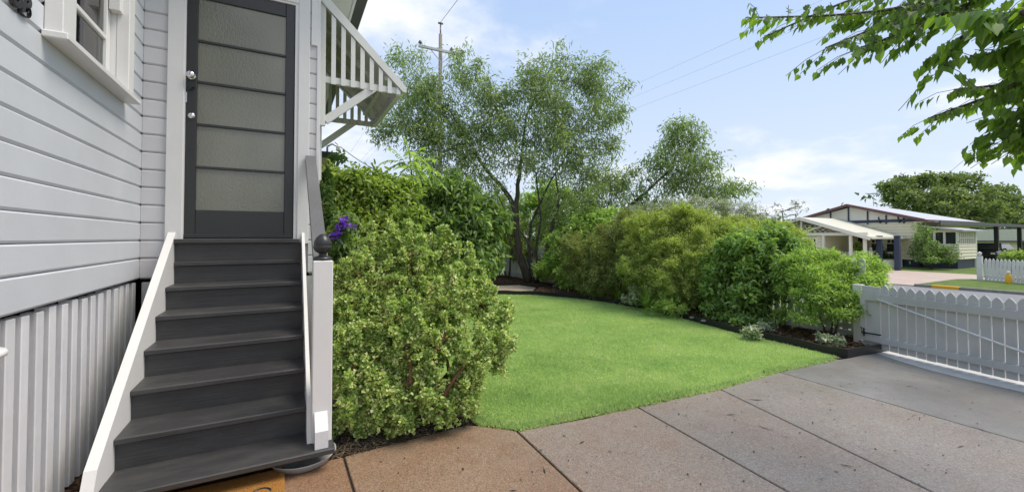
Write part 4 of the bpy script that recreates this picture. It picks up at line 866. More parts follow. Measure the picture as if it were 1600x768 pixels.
plant('glossy_shrub', 'glossy dark green broad leaved shrub overhanging the edging near the gate', 'shrub', (6.611,4.024,0.050),
      [([(6.574,4.157,0.050), (6.751,4.319,0.462), (6.605,4.386,0.996)], .02, .008), ([(6.700,3.975,0.050), (7.025,4.056,0.581), (7.112,3.997,1.108)], .022, .008), ([(6.611,4.024,0.050), (6.839,4.156,0.581), (6.932,4.204,1.263)], .02, .008)],
      [(6.65,4.36,1.10,0.38,0.38,0.32,0.68), (7.12,4.10,1.21,0.41,0.41,0.32,0.71), (7.31,3.89,1.05,0.30,0.30,0.27,0.46), (6.65,4.59,0.76,0.37,0.37,0.33,0.64), (6.79,4.18,0.79,0.44,0.44,0.36,0.89), (6.89,3.78,0.82,0.36,0.36,0.32,0.72), (6.47,4.53,0.35,0.30,0.30,0.28,0.46), (6.56,4.20,0.39,0.35,0.35,0.25,0.51), (6.92,4.00,0.47,0.31,0.31,0.21,0.23), (7.08,4.24,1.36,0.33,0.33,0.17,0.30), (7.16,3.64,0.87,0.24,0.24,0.28,0.42), (7.12,3.55,0.58,0.22,0.22,0.22,0.30), (6.59,4.85,0.86,0.23,0.23,0.29,0.33), (6.51,4.68,0.49,0.24,0.24,0.22,0.28), (6.43,4.39,0.11,0.27,0.27,0.13,0.20), (6.60,4.01,0.07,0.32,0.32,0.13,0.26), (7.21,4.05,1.34,0.26,0.26,0.15,0.21)],
      M['murraya'], M['twig'], branch_r=.009, stem_name='stem', sat=(7, .24, .44, .2), twigs=72, per=14, length=(.06, .11), width=(.03, .052), droop=.15, along=.6, spread=.9, shape='oval', fold=.14, stick=.003, rim=.38, ext=(.75, 1.2))
plant('fine_leaf_shrub', 'light green fine leaved shrub spilling over the gate end of the fence', 'shrub', (6.786,3.083,0.050),
      [([(6.770,3.092,0.050), (6.879,3.159,0.501), (6.752,3.215,1.054)], .016, .006), ([(6.781,3.042,0.050), (6.965,3.000,0.517), (7.080,2.927,0.970)], .016, .006), ([(6.796,3.168,0.050), (6.717,3.247,0.501), (6.717,3.350,0.955)], .014, .006)],
      [(6.74,3.34,0.97,0.28,0.28,0.22,0.45), (7.03,3.18,0.94,0.32,0.32,0.22,0.51), (7.20,2.98,0.87,0.28,0.28,0.22,0.45), (7.24,2.84,0.83,0.20,0.20,0.22,0.33), (6.64,3.17,0.79,0.33,0.33,0.27,0.61), (6.85,2.95,0.71,0.32,0.32,0.25,0.57), (6.96,2.77,0.55,0.19,0.19,0.19,0.30), (6.31,3.13,0.50,0.25,0.25,0.19,0.27), (6.54,2.89,0.43,0.28,0.28,0.17,0.32), (6.80,2.75,0.35,0.15,0.15,0.10,0.08), (6.64,3.51,0.76,0.25,0.25,0.29,0.44), (6.98,3.32,1.09,0.25,0.25,0.11,0.20), (7.28,3.05,1.03,0.19,0.19,0.09,0.10), (6.19,3.19,0.28,0.18,0.18,0.11,0.07), (7.00,2.75,0.72,0.16,0.16,0.23,0.29), (6.76,2.77,0.52,0.22,0.22,0.22,0.42), (6.57,2.98,0.59,0.32,0.32,0.23,0.58), (6.67,3.26,0.73,0.31,0.31,0.26,0.59), (7.26,2.83,0.90,0.13,0.13,0.16,0.13), (7.43,2.94,1.00,0.15,0.15,0.17,0.22), (6.90,2.78,0.65,0.14,0.14,0.16,0.18), (7.15,2.76,0.76,0.11,0.11,0.18,0.18), (6.63,2.82,0.57,0.19,0.19,0.17,0.28)],
      M['fresh'], M['twig'], branch_r=.007, stem_name='stem', sat=(7, .24, .44, .16), twigs=170, per=20, length=(.038, .07), width=(.011, .019), droop=.05, along=.75, spread=.8, stick=.0022, rim=.4, ext=(.75, 1.3),
      flowers=(M['whitepetal'], dict(twigs=10, per=5, length=(.016, .026), width=(.012, .02), shape='oval', stick=0, along=.2)))
# bare twiggy tree beyond the fence
t = plant('twiggy_tree', 'sparse grey twiggy tree showing above the hedge left of the cream porch', 'tree', (20.252,11.101,-0.050),
      [([(20.252,11.101,-0.050), (10.992,6.015,1.425), (10.943,6.026,2.068)], .03, .012)],
      [(10.63,6.19,1.99,0.32,0.32,0.23,0.17), (10.99,6.00,2.10,0.35,0.35,0.23,0.19), (11.27,5.85,1.99,0.29,0.29,0.19,0.14), (10.74,6.03,1.74,0.41,0.41,0.22,0.30), (11.34,5.81,2.20,0.16,0.16,0.13,0.04)],
      M['olive'], M['bark'], branch_r=.012, twigs=60, per=6, length=(.025, .05), width=(.008, .014), stick=.006, rim=.7, ext=(.8, 1.3))
# yellow-green screen behind the gum tree and the back corner
scr = [('yellow green screening bush at the back fence left of the gum stems', [(6.51,13.06,2.21,0.58,0.58,0.58,0.42), (6.44,12.67,1.32,0.65,0.65,0.57,0.49), (6.05,13.12,0.77,0.53,0.53,0.49,0.33), (7.12,12.77,0.87,0.54,0.54,0.45,0.18), (7.09,11.65,0.91,0.42,0.42,0.46,0.22), (6.53,12.15,1.64,0.51,0.51,0.46,0.23)], 'lime', (785, 424)),
       ('bright yellow green bush seen between the gum stems', [(8.21,12.82,2.59,0.70,0.70,0.65,0.53), (8.72,12.33,2.00,0.74,0.74,0.64,0.56), (8.21,12.39,1.43,0.77,0.77,0.63,0.59), (7.91,13.00,1.89,0.61,0.61,0.61,0.42), (9.01,11.97,1.31,0.59,0.59,0.54,0.39), (8.47,13.01,3.09,0.62,0.62,0.47,0.33), (7.65,13.24,2.60,0.56,0.56,0.52,0.33), (9.03,12.37,2.82,0.61,0.61,0.51,0.36), (7.81,12.40,0.76,0.67,0.67,0.49,0.41)], 'fresh', (865, 424)),
       ('mid green bush at the fence right of the gum stems', [(7.23,9.17,1.78,0.49,0.49,0.42,0.42), (7.19,8.85,1.34,0.51,0.51,0.45,0.49), (7.02,9.18,0.99,0.49,0.49,0.38,0.39), (7.51,8.45,1.68,0.51,0.51,0.40,0.45), (6.80,9.87,0.79,0.47,0.47,0.40,0.36), (7.09,8.47,0.76,0.43,0.43,0.33,0.33), (6.77,8.87,0.67,0.51,0.51,0.34,0.38), (6.68,9.83,0.49,0.33,0.33,0.25,0.16), (6.88,9.59,1.16,0.50,0.50,0.43,0.42), (7.17,7.96,0.95,0.48,0.48,0.41,0.49), (6.67,9.50,0.33,0.42,0.42,0.23,0.20), (6.76,8.77,0.26,0.47,0.47,0.22,0.23), (6.63,10.43,0.30,0.23,0.23,0.17,0.07)], 'fresh', (915, 432)),
       ('dense green bush behind the hedge under the leaning gum', [(9.08,8.74,1.89,0.62,0.62,0.48,0.55), (9.56,8.25,1.79,0.65,0.65,0.47,0.58), (8.39,8.67,1.16,0.60,0.60,0.50,0.59), (10.18,7.69,1.69,0.60,0.60,0.46,0.55), (8.86,7.96,1.08,0.69,0.69,0.48,0.70), (10.59,7.02,1.60,0.58,0.58,0.38,0.47), (10.80,6.46,1.51,0.56,0.56,0.36,0.47), (9.49,7.17,1.01,0.66,0.66,0.40,0.60), (10.12,6.38,0.95,0.57,0.57,0.38,0.54), (10.61,5.88,1.19,0.47,0.47,0.34,0.41)], 'broad', (1080, 428)),
       ('low dark bush at the back fence behind the dark leaved shrub', [(2.96,11.46,1.60,0.70,0.70,0.60,0.85), (3.74,11.04,1.78,0.70,0.70,0.60,0.85), (4.55,10.95,1.61,0.61,0.61,0.54,0.64), (3.07,11.19,0.82,0.69,0.69,0.48,0.70), (2.24,11.28,1.93,0.67,0.67,0.57,0.85), (1.29,10.65,1.88,0.61,0.61,0.55,0.90), (3.83,10.79,0.82,0.59,0.59,0.45,0.55)], 'broad', (670, 424))]
for lab, cl_, mt, (u, v) in scr:
    b = cl_[0]; zb = -.05
    base = (sum(c[0] for c in cl_) / len(cl_), sum(c[1] for c in cl_) / len(cl_), zb)
    plant('screen_bush', lab, 'bush', base, [([base, (base[0] + .1, base[1], .9), (base[0], base[1] + .1, 1.6)], .04, .015), ([base, (base[0] - .3, base[1] + .2, .8), (base[0] - .6, base[1] + .3, 1.5)], .03, .012)], cl_, M[mt], M['twig'], branch_r=.015, stem_name='stem',
          twigs=150, per=14, length=(.08, .14), width=(.04, .07), droop=.3, shape='leaf', stick=.004, rim=.38)
# low plants along the edging
def tuft(name, label, cat, base, n, ln, wd, mat, tilt=.55, group=None, droop=.35):
    t = thing(name, label, cat, base, 0, group); k_ = 4
    A_ = rng.random(n) * 6.283; rr = np.abs(rng.normal(size=n)) * tilt
    dirs = np.stack([np.cos(A_) * rr, np.sin(A_) * rr, np.ones(n)], 1); dirs = unit(dirs); l = rnd(n, *ln); Vs, Fs = [], []; S = np.stack([-np.sin(A_), np.cos(A_), np.zeros(n)], 1)
    P0 = np.stack([np.cos(A_), np.sin(A_), np.zeros(n)], 1) * (rng.random((n, 1)) * .04); rows = []
    for j in range(k_ + 1):
        f = j / k_; c = P0 + dirs * (l * f)[:, None] + np.stack([np.cos(A_), np.sin(A_), -1.2 * np.ones(n)], 1) * (droop * l * f * f)[:, None] * (.3 + rr[:, None])
        ww = (rnd(n, *wd) * (1 - f ** 2 * .9) * .5)[:, None]; rows += [c - S * ww, c + S * ww]
    V = np.stack(rows, 1); b = np.arange(n)[:, None] * (2 * k_ + 2)
    F = np.concatenate([b + [2 * j, 2 * j + 1, 2 * j + 3, 2 * j + 2] for j in range(k_)], 1).reshape(-1, 4)
    V = V.reshape(-1, 3); V[:, 2] = np.maximum(V[:, 2], -.03); o = np_mesh('blades', V, F, mat, t); o['kind'] = 'stuff'; return t
tuft('strappy_plant', 'arching strappy green clump beside the silvery daisy', 'plant', (6.100,5.853,0.050), 150, (.35, .6), (.010, .018), M['fresh'], .5)
tuft('strappy_plant', 'small strappy clump below the golden bush', 'plant', (6.360,4.635,0.050), 60, (.2, .34), (.012, .02), M['murraya'], .55)
tuft('strappy_plant', 'yellowish strappy clump at the left end of the hedge', 'plant', (6.300,6.841,0.050), 80, (.25, .45), (.01, .016), M['lime'], .5)
def small(name, label, cl_, mat, **kw):
    a = dict(twigs=140, per=12, length=(.03, .055), width=(.012, .02), droop=0, stick=.002, rim=.38); a.update(kw)
    b = (cl_[0][0], cl_[0][1], .045); return plant(name, label, 'plant', b, [([b, (b[0], b[1], b[2] + .1)], .006, .004)], cl_, mat, M['twig'], branch_r=0, stem_name='stem', **a)
small('silvery_daisy', 'silvery white leaved plant at the edging left of the strappy clump', [(5.94,6.15,0.17,0.18,0.18,0.15,0.16), (6.12,6.16,0.31,0.15,0.15,0.13,0.11)], M['silver'])
small('soft_herb', 'soft bright green herb clump right of the strappy clump', [(5.91,5.25,0.22,0.23,0.23,0.19,0.30), (5.94,5.07,0.14,0.18,0.18,0.13,0.17), (5.79,5.38,0.15,0.14,0.14,0.11,0.07)], M['fresh'], length=(.04, .07), width=(.010, .016))
small('variegated_creeper', 'white variegated creeper trailing over the edging in mid curve', [(5.72,3.60,0.08,0.11,0.11,0.06,0.10), (6.24,3.66,0.05,0.13,0.13,0.07,0.12), (5.70,3.50,0.01,0.07,0.07,0.07,0.06)], M['silver'], shape='oval', width=(.018, .03))
small('variegated_creeper', 'white variegated creeper at the corner of the edging by the driveway', [(6.13,2.82,-0.04,0.10,0.10,0.06,0.10), (6.16,2.74,-0.06,0.06,0.06,0.05,0.05), (6.16,2.91,0.00,0.06,0.06,0.04,0.03)], M['silver'], shape='oval', width=(.018, .03))
small('yellow_sprout', 'yellow green sprout standing alone in front of the fence', [(6.36,3.54,0.27,0.10,0.10,0.07,0.14)], M['lime'], twigs=14, per=6, length=(.08, .12), width=(.02, .03), shape='oval')
small('low_fern', 'low rounded green leaves at the foot of the glossy shrub', [(6.40,4.54,0.14,0.21,0.21,0.13,0.23), (6.18,4.09,0.10,0.18,0.18,0.09,0.15)], M['murraya'], shape='oval', length=(.05, .08), width=(.03, .045))
small('bright_sapling', 'bright leafy sapling at the foot of the gum stems', [(6.56,9.66,0.75,0.25,0.25,0.14,0.11), (6.28,9.81,0.57,0.21,0.21,0.12,0.07), (6.70,9.48,0.46,0.18,0.18,0.11,0.05)], M['fresh'], shape='oval', length=(.09, .14), width=(.04, .055))
for lab, u, v in (('pale flat stone lying on the mulch under the golden bush', 1082, 496), ('pale flat stone on the mulch beside the low green leaves', 1100, 501)):
    p = (6.049,4.807,0.060) if u == 1082 else (5.983,4.535,0.060); m = MB(); m.lathe([(.03, -.02), (.055, .0), (.045, .025), (.01, .03)], (0, 0, 0), 7)
    o = m.build('stone', M['kerb'], None, p); o.scale = (1.3, .8, .8); tag(o, lab, 'stone')

# ------------------------------------------------------------------ overhanging mulberry, trunk outside the frame
t = thing('overhanging_tree', 'broad leaved tree whose leafy branches hang into the top right corner', 'tree', (5.6, -1.2, -.05)); off = Vector(t.location)
m = MB(); m.tube([p - off for p in wob([(5.6, -1.2, -.1), (5.55, -1.1, 1.5), (5.3, -.8, 2.9), (5.0, -.4, 4.2), (4.6, .2, 5.4)], .02)], [.14, .135, .13, .125, .12, .115, .11, .10, .09, .08, .07, .05, .04], 10); m.build('trunk', M['bark'], t)
SP = [  # branch: start, via, tip
      [(5.1, -.5, 3.7), (4.646,1.087,3.528), (4.169,1.238,3.178), (3.668,1.510,3.073), (3.075,1.942,3.097)],
      [(5.1, -.5, 3.7), (4.329,0.924,3.242), (3.978,1.116,3.091), (3.834,1.310,2.983), (3.390,1.553,2.777)],
      [(5.1, -.5, 3.7), (4.176,0.783,3.075), (3.880,1.059,2.922), (3.707,1.268,2.820), (3.473,1.396,2.727)],
      [(5.1, -.5, 3.7), (4.477,0.954,3.397), (4.043,1.304,3.273), (3.786,1.557,3.234), (3.227,1.863,2.965)],
      [(5.15, -.6, 3.4), (3.843,0.629,2.744), (3.734,0.801,2.723), (3.674,0.949,2.655), (3.588,0.999,2.476)],
      [(5.15, -.6, 3.4), (3.582,0.544,2.667), (3.590,0.653,2.689), (3.585,0.769,2.689), (3.423,0.856,2.707)],
      [(5.3, -.8, 2.9), (4.140,0.586,2.608), (4.255,0.755,2.455), (4.187,0.906,2.386), (3.908,1.173,2.243)],
      [(5.3, -.8, 2.9), (3.975,0.564,2.487), (4.132,0.707,2.456), (4.110,0.834,2.414), (3.922,1.048,2.407)],
      [(5.3, -.8, 2.9), (3.872,0.508,2.407), (3.847,0.636,2.340), (3.871,0.733,2.493), (3.885,0.837,2.576)],
      [(5.3, -.8, 2.9), (3.872,0.508,2.372), (3.848,0.638,2.230), (3.891,0.729,2.187), (3.932,0.822,2.130)],
      [(5.3, -.8, 2.9), (3.703,0.486,2.364), (3.716,0.589,2.513), (3.592,0.656,2.513), (3.618,0.753,2.615)],
      [(5.3, -.8, 2.9), (3.874,0.511,2.196), (4.044,0.650,2.072), (4.084,0.743,2.038), (4.157,0.817,2.021)],
      [(5.1, -.5, 3.7), (4.161,0.676,3.133), (4.031,0.861,3.054), (3.954,1.016,3.072), (3.784,1.223,2.976)]]
NL = [74, 62, 58, 58, 30, 26, 50, 42, 30, 32, 24, 40, 44]; SZ = [.066, .062, .066, .06, .085, .105, .064, .064, .082, .086, .10, .066, .075]
m = MB(); leaves_ = []
for (pts, n_, sz) in zip(SP, NL, SZ):
    c_ = [Vector(p) for p in catmull(pts, 6)]; m.tube([p - off for p in c_], [.02 * (1 - i / len(c_)) ** .8 + .0028 for i in range(len(c_))], 5)
    half = c_[9:]; inner = c_[3:11]; outer_n = n_
    xn = 26 if len(leaves_) < 1 or sz < .067 else 8
    for i in range(n_ + xn):
        if i == outer_n: half = inner
        f = ((i if i < outer_n else (i - outer_n) * n_ / xn) + random.random() * .5) / n_ * (len(half) - 1.01); near = i >= outer_n; a = int(f); p = half[a].lerp(half[a + 1], f - a); d = (half[a + 1] - half[a]).normalized()
        s = d.cross(Vector((0, 0, 1))).normalized() * (1 if i % 2 else -1)
        if random.random() < .42:
            q = p + s * random.uniform(.08, .26) + d * random.uniform(.05, .2) + Vector((0, 0, random.uniform(-.12, .04))); m.tube([p - off, p.lerp(q, .5) + Vector((0, 0, .02)) - off, q - off], .0022, 3)
            for j in range(random.randint(3, 5)):
                pp = p.lerp(q, .4 + .6 * j / 4); leaves_.append((pp, s * random.choice((-1, 1)) * .4 + (q - p).normalized() * .6 + Vector((0, 0, -.9 + random.gauss(0, .25))), sz * random.uniform(.7, 1.1), near))
        leaves_.append((p, s * .7 + d * .45 + Vector((0, 0, -.7 + random.gauss(0, .25))), sz * random.uniform(.75, 1.15), near))
m.build('branch_cluster', M['bark'], t)['kind'] = 'stuff'
def leafpart(L_):      # ovate leaf with a drawn-out tip, folded along the midrib, on a short stalk
    o = [(.0, .12), (.28, .34), (.62, .36), (.85, .2), (1.12, 0)]; o = [(.24, .06), (.36, .3), (.56, .34), (.48, .66), (.20, .92), (.0, 1.22)]
    vs = [(0, 0, 0), (0, .22, .0), (0, .55, -.02), (0, .9, -.07)]; R_ = [(x, y - .02, .10 * abs(x) * 2 - .06 * y * y) for x, y in o]
    m = MB(); rt = [(.04, .2, 0)] + [(x * .8, y, z) for x, y, z in R_[:-1]]; tip = (0, 1.2, -.12)
    for sg in (1, -1):
        b = [(x * sg, y, z) for x, y, z in rt]; V_ = [(0, .2, 0), (0, .5, -.02), (0, .85, -.06), tip] + b
        m.add(V_, [(0, 4, 5, 6), (0, 6, 7, 1), (1, 7, 8, 2), (2, 8, 9, 3)] if sg > 0 else [(6, 5, 4, 0), (1, 7, 6, 0), (2, 8, 7, 1), (3, 9, 8, 2)], True)
    m.add([(-.012, 0, 0), (.012, 0, 0), (.012, .22, 0), (-.012, .22, 0)], [(0, 1, 2, 3)])
    return m.mesh('leaf', M['mulberry'])
LMS = []
for i in range(6):
    me = leafpart(1); v = np.empty(len(me.vertices) * 3, np.float32); me.vertices.foreach_get('co', v); v = v.reshape(-1, 3); a = random.uniform(-.25, .3)
    v[:, 2] += a * v[:, 1] ** 2 * .5 + random.uniform(-.15, .15) * v[:, 0] * v[:, 1]; v[:, 0] *= random.uniform(.85, 1.15); me.vertices.foreach_set('co', v.ravel()); me.update(); LMS.append(me)
leaves_.sort(key=lambda q: (q[3], (q[0] - Vector((0, 0, 1.42))).length / q[2]))
def leafmat4(p, d, s):
    y = d.normalized(); z = Vector((random.gauss(0, .5), random.gauss(0, .5), 1)); x = y.cross(z).normalized(); z = x.cross(y)
    return Matrix(((x.x * s, y.x * s, z.x * s, p.x), (x.y * s, y.y * s, z.y * s, p.y), (x.z * s, y.z * s, z.z * s, p.z), (0, 0, 0, 1)))
rest = MB()
for i, (p, d, s, near) in enumerate(leaves_):
    mt = leafmat4(p - off, d, s); me = LMS[i % 6]
    if i < 300:
        o = bpy.data.objects.new('leaf', me); link(o, t); o.matrix_local = mt
    else:
        rest.add([mt @ v.co for v in me.vertices], [tuple(pg.vertices) for pg in me.polygons], True)
if rest.v:
    rest_o = rest.build('outer_leaves', M['mulberry'], t); rest_o['kind'] = 'stuff'
# finer foliage of another tree far right, just inside the frame edge
plant('small_leaf_tree', 'small leaved tree at the far right edge under the broad leaved branches', 'tree', (6.6, .3, -.05),
      [([(6.6, .3, -.05), (6.5, .4, 1.2), (6.2, .75, 2.2), (5.6, .95, 2.65)], .05, .015)], [(7.07,1.40,2.51,0.10,0.10,0.13,0.47), (7.01,1.32,2.63,0.15,0.15,0.15,0.91), (7.29,1.40,2.36,0.10,0.10,0.09,0.21), (7.29,1.28,2.44,0.17,0.17,0.21,1.35)],
      M['fardark'], M['bark'], branch_r=.012, twigs=30, per=12, length=(.03, .05), width=(.014, .022), stick=.003, droop=.4)

# ------------------------------------------------------------------ poles and wires
P = Root(thing('utility_pole', 'timber power pole with a crossarm rising behind the gum tree', 'pole', (6.438,19.286,-0.101)))
b = P.o.copy(); b.z = -.3; top = Vector((6.328,19.082,11.229)); P.t.location.z = b.z; P.o = Vector(P.t.location)
m = MB(); m.tube([(b.x, b.y, b.z), (b.x, b.y, top.z)], [.13, .085], 12); P.put(m, 'post', M['poletimber'])
m = MB(); m.tube([(b.x, b.y, top.z - .3), (b.x, b.y, top.z + .5)], .035, 6); m.box(b.x - .12, b.x + .12, b.y - .04, b.y + .04, top.z + .5, top.z + .56); P.put(m, 'pole_cap', M['insul'])
arz = Vector((6.337,19.098,10.341)).z; m = MB(); m.box(b.x - 1.13, b.x + 1.13, b.y - .26, b.y - .15, arz - .06, arz + .06, .01); P.put(m, 'crossarm', M['galv'])
m = MB(); m.beam((b.x - .6, b.y - .2, arz), (b.x, b.y - .2, arz - .6), .03, .03, (0, 1, 0)); m.beam((b.x + .6, b.y - .2, arz), (b.x, b.y - .2, arz - .6), .03, .03, (0, 1, 0)); P.put(m, 'stay', M['galv'])
for dx in (-1.05, .5, 1.05):
    m = MB(); m.lathe([(.02, 0), (.03, .06), (.09, .08), (.10, .12), (.05, .15), (.06, .18), (.02, .22)], (b.x + dx, b.y - .2, arz + .06), 10); P.put(m, 'insulator', M['insul'])
def wire(label, pts, r=.012, group=None, sag=0):
    pts = [Vector(p) for p in pts]
    if sag:
        a, c = pts; pts = [a.lerp(c, i / 24) - Vector((0, 0, sag * 4 * (i / 24) * (1 - i / 24))) for i in range(25)]
    m = MB(); o = pts[0]; m.tube([p - o for p in pts], r, 5); return tag(m.build('overhead_wire', M['wire'], None, o), label, 'wire', group)
tp = (b.x, b.y, top.z + .58); wire('overhead wire running from the pole top toward the viewer', [tp, Vector(tp) + Vector((.62, -60, 1.2))], .012, None, .5)
for dx, lb in ((-1.05, 'left'), (.5, 'middle'), (1.05, 'right')): wire('overhead wire leaving the ' + lb + ' insulator of the crossarm away from the viewer', [(b.x + dx, b.y - .2, arz + .28), (b.x + dx, b.y + 60, arz + .3)], .006, None, .9)
for (x, z, lb) in ((10.0, 6.75, 'uppermost'), (10.2, 6.45, 'middle'), (10.1, 6.0, 'lowest')): wire(lb + ' of three faint wires crossing the sky left of the overhanging branch', [(x, -18, z), (x, 45, z - .4)], .0022, None, .15)
wire('service wire dropping from the neighbouring gutter toward the pole', [(1.290,14.226,4.418), (b.x - .1, b.y, 4.6)], .014, None, .7)
wire('service wire rising from the cream house roof to the far right', [(45.628,12.836,6.186), (38.469,6.360,10.692)], .014, None, .25)

# ------------------------------------------------------------------ building behind, glimpsed past our house corner
NB = Root(thing('neighbour_building', 'dark guttered building corner glimpsed just past our house corner', 'house', (-3, 17, -.05)))
g = Vector((1.294,14.233,4.054)); gx, gy, gz = g
NB.box('wall', M['olivewall'], (-9, gx - .5, gy + .5, gy + 8, -.05, gz - .15))
NB.box('soffit', M['cream'], (-9, gx - .12, gy + .1, gy + 8, gz - .13, gz - .10))
m = MB(); m.prism([(gy - .10, gz), (gy - .12, gz + .02), (gy - .02, gz - .14), (gy + .10, gz - .14), (gy + .10, gz + .03)], 'x', -9, gx); NB.put(m, 'gutter', M['gutter'])
m = MB(); m.box(gx - .10, gx + .02, gy + .11, gy + 8, gz - .14, gz + .02); NB.put(m, 'gutter', M['gutter'])
m = MB(); m.add([(gx, gy, gz + .04), (-9, gy, gz + .04), (-9, gy + 4, gz + 1.1), (gx - 4, gy + 4, gz + 1.1), (gx, gy + 8, gz + .04)], [(0, 1, 2, 3), (0, 3, 4)]); NB.put(m, 'roof', M['roofing'])
m = MB(); m.tube([(gx - .22, gy - .02, gz + .02), (gx - .22, gy - .02, gz + .2), (gx - .08, gy - .02, gz + .3), (gx + .06, gy - .02, gz + .24), (gx + .08, gy - .02, gz + .1)], .035, 6); NB.put(m, 'vent_bend', M['galv'])
m = MB(); m.lathe([(.05, 0), (.08, .03), (.05, .10), (.07, .13), (.03, .2)], (gx + .1, gy - .05, gz + .08), 10); NB.put(m, 'insulator', M['cream2'])
GS = Root(thing('green_shed', 'low shed with green roof and a vent pipe behind the shrubs', 'shed', (3.125,22.115,3.681)))
a, c = Vector((1.840,22.781,4.710)), Vector((4.533,21.339,4.485)); GS.t.location = (a.x + 1.5, a.y + 1, -.05); GS.o = Vector(GS.t.location)
GS.box('wall', M['greenroof'], (a.x, c.x + 3, a.y, a.y + 5, -.05, c.z - .15)); GS.box('roof', M['ironlight'], (a.x - .3, c.x + 3.2, a.y - .3, a.y + 5.3, c.z - .05, c.z + .03)); GS.box('fascia', M['greenroof'], (a.x - .32, c.x + 3.22, a.y - .35, a.y - .305, c.z - .3, c.z + .04))
v = Vector((2.293,22.538,4.710)); m = MB(); m.tube([(v.x, v.y + .5, c.z), (v.x, v.y + .5, c.z + .75)], .05, 8); GS.put(m, 'vent_pipe', M['galv']); GS.box('roof_box', M['lime'] if False else M['olivewall'], (v.x - .05, v.x + .35, v.y + .3, v.y + .6, c.z, c.z + .28))

# ------------------------------------------------------------------ cream house across the street
CH = Root(thing('cream_house', 'cream weatherboard house with maroon trimmed gable and porch across the street', 'house', (35, 12, -.5)))
GZ = -.5
def lapwall(axis, pos, a, b, z0, z1, sgn, step=.19, mat='cream', name='wall'):
    """lapped boards on a wall: axis 'x' means the wall faces along x"""
    prof = []; z = z0
    while z < z1 - .01:
        zt = min(z + step, z1); prof += [(pos + sgn * .055, z), (pos + sgn * .004, zt)]; z = zt
    prof += [(pos - sgn * .1, z1), (pos - sgn * .1, z0)]
    m = MB(); m.prism(prof, 'y' if axis == 'x' else 'x', a, b); return CH.put(m, name, M[mat])
lapwall('x', 34.9, 11.1, 19.0, 0.0, 2.45, -1); lapwall('y', 11.1, 34.85, 44, 0.0, 2.45, -1)
CH.box('stump_skirt', M['navy'], (34.95, 43.9, 11.15, 19, GZ, .0))
CH.box('wall', M['cream'], (35.0, 44, 11.3, 19, 0, 2.45))
PK = (14.6, 3.62)
m = MB(); m.prism([(11.0, 2.45), (PK[0], PK[1] - .1), (18.9, 2.45)], 'x', 34.87, 34.97); CH.put(m, 'gable_panel', M['cream2'])
CH.box('gable_band', M['navy'], (34.82, 34.868, 11.0, 18.5, 2.40, 2.58))
for y, h_ in ((11.7, .3), (12.6, .5), (13.6, .85), (14.7, 1.15), (15.8, .85), (16.8, .5)): CH.box('gable_batten', M['navy'], (34.81, 34.866, y - .04, y + .04, 2.30, 2.40 + h_ * .95))
for y in (11.9, 12.9): m = MB(); m.beam((34.8, y, 2.35), (34.55, y, 2.75), .06, .08); CH.put(m, 'bracket', M['navy'])
m = MB()
for s in (10.55, 18.9):
    m.prism([(s, 2.36), (PK[0], PK[1] - .06), (PK[0], PK[1] + .12), (s, 2.54)], 'x', 34.38, 34.44)
CH.put(m, 'barge_board', M['maroon'])
m = MB(); ez = 2.5
m.add([(34.35, 10.5, ez), (44.3, 10.5, ez), (39.8, PK[0], PK[1] + .1), (34.35, PK[0], PK[1] + .1), (34.35, 18.9, ez), (44.3, 18.9, ez)], [(0, 1, 2, 3), (3, 2, 5, 4), (1, 5, 2)]); CH.put(m, 'roof', M['ironlight'])
CH.box('gutter', M['maroon'], (34.4, 44.3, 10.42, 10.56, 2.38, 2.5))
CH.box('eave_lining', M['cream2'], (34.45, 44.2, 10.56, 11.1, 2.36, 2.39))
# porch
PX0, PY0, PY1, PZ0 = 29.9, 11.7, 18.8, 1.42; PP = (15.25, 2.74)
m = MB(); m.add([(PX0 - .2, PY0 - .2, PZ0), (34.9, PY0 - .2, PZ0), (34.9, PP[0], PP[1]), (PX0 - .2, PP[0], PP[1]), (PX0 - .2, PY1, PZ0), (34.9, PY1, PZ0)], [(0, 1, 2, 3), (3, 2, 5, 4)]); CH.put(m, 'porch_roof', M['ironcream'])
CH.box('porch_gutter', M['cream2'], (PX0 - .2, 34.8, PY0 - .3, PY0 - .2, PZ0 - .1, PZ0 + .02))
m = MB()
for s in (PY0 - .2, PY1): m.prism([(s, PZ0 - .18), (PP[0], PP[1] - .2), (PP[0], PP[1] + .02), (s, PZ0 + .04)], 'x', PX0 - .25, PX0 - .18)
CH.put(m, 'barge_board', M['cream2'])
CH.box('porch_beam', M['cream2'], (PX0 - .05, PX0 + .1, PY0, PY1, PZ0 + .1, PZ0 + .28))
m = MB()
for (y0, z0, y1, z1) in ((15.25, 1.7, 16.7, 2.2), (15.25, 1.7, 13.8, 2.2), (15.25, 1.7, 15.25, 2.6)): m.beam((PX0, y0, z0), (PX0, y1, z1), .08, .1, (1, 0, 0))
CH.put(m, 'truss', M['cream2'])
m = MB()
for i in range(9):
    y = 12.6 + i * .3; m.beam((PX0 + .05, y, 1.72), (PX0 + .05, y + .45, 1.72 + min(.5, .12 + i * .06)), .02, .04, (1, 0, 0)); m.beam((PX0 + .08, y + .45, 1.72), (PX0 + .08, y, 1.72 + min(.5, .12 + i * .06)), .02, .04, (1, 0, 0))
CH.put(m, 'lattice', M['cream2'])
lapwall('x', PX0 + .15, 14.1, 18.7, .0, 1.52, -1); CH.box('porch_side', M['cream'], (PX0 + .3, 34.8, 14.1, 14.2, -.4, 1.5)); CH.box('porch_floor', M['cream2'], (PX0, 34.8, 11.8, 18.7, -.5, .0))
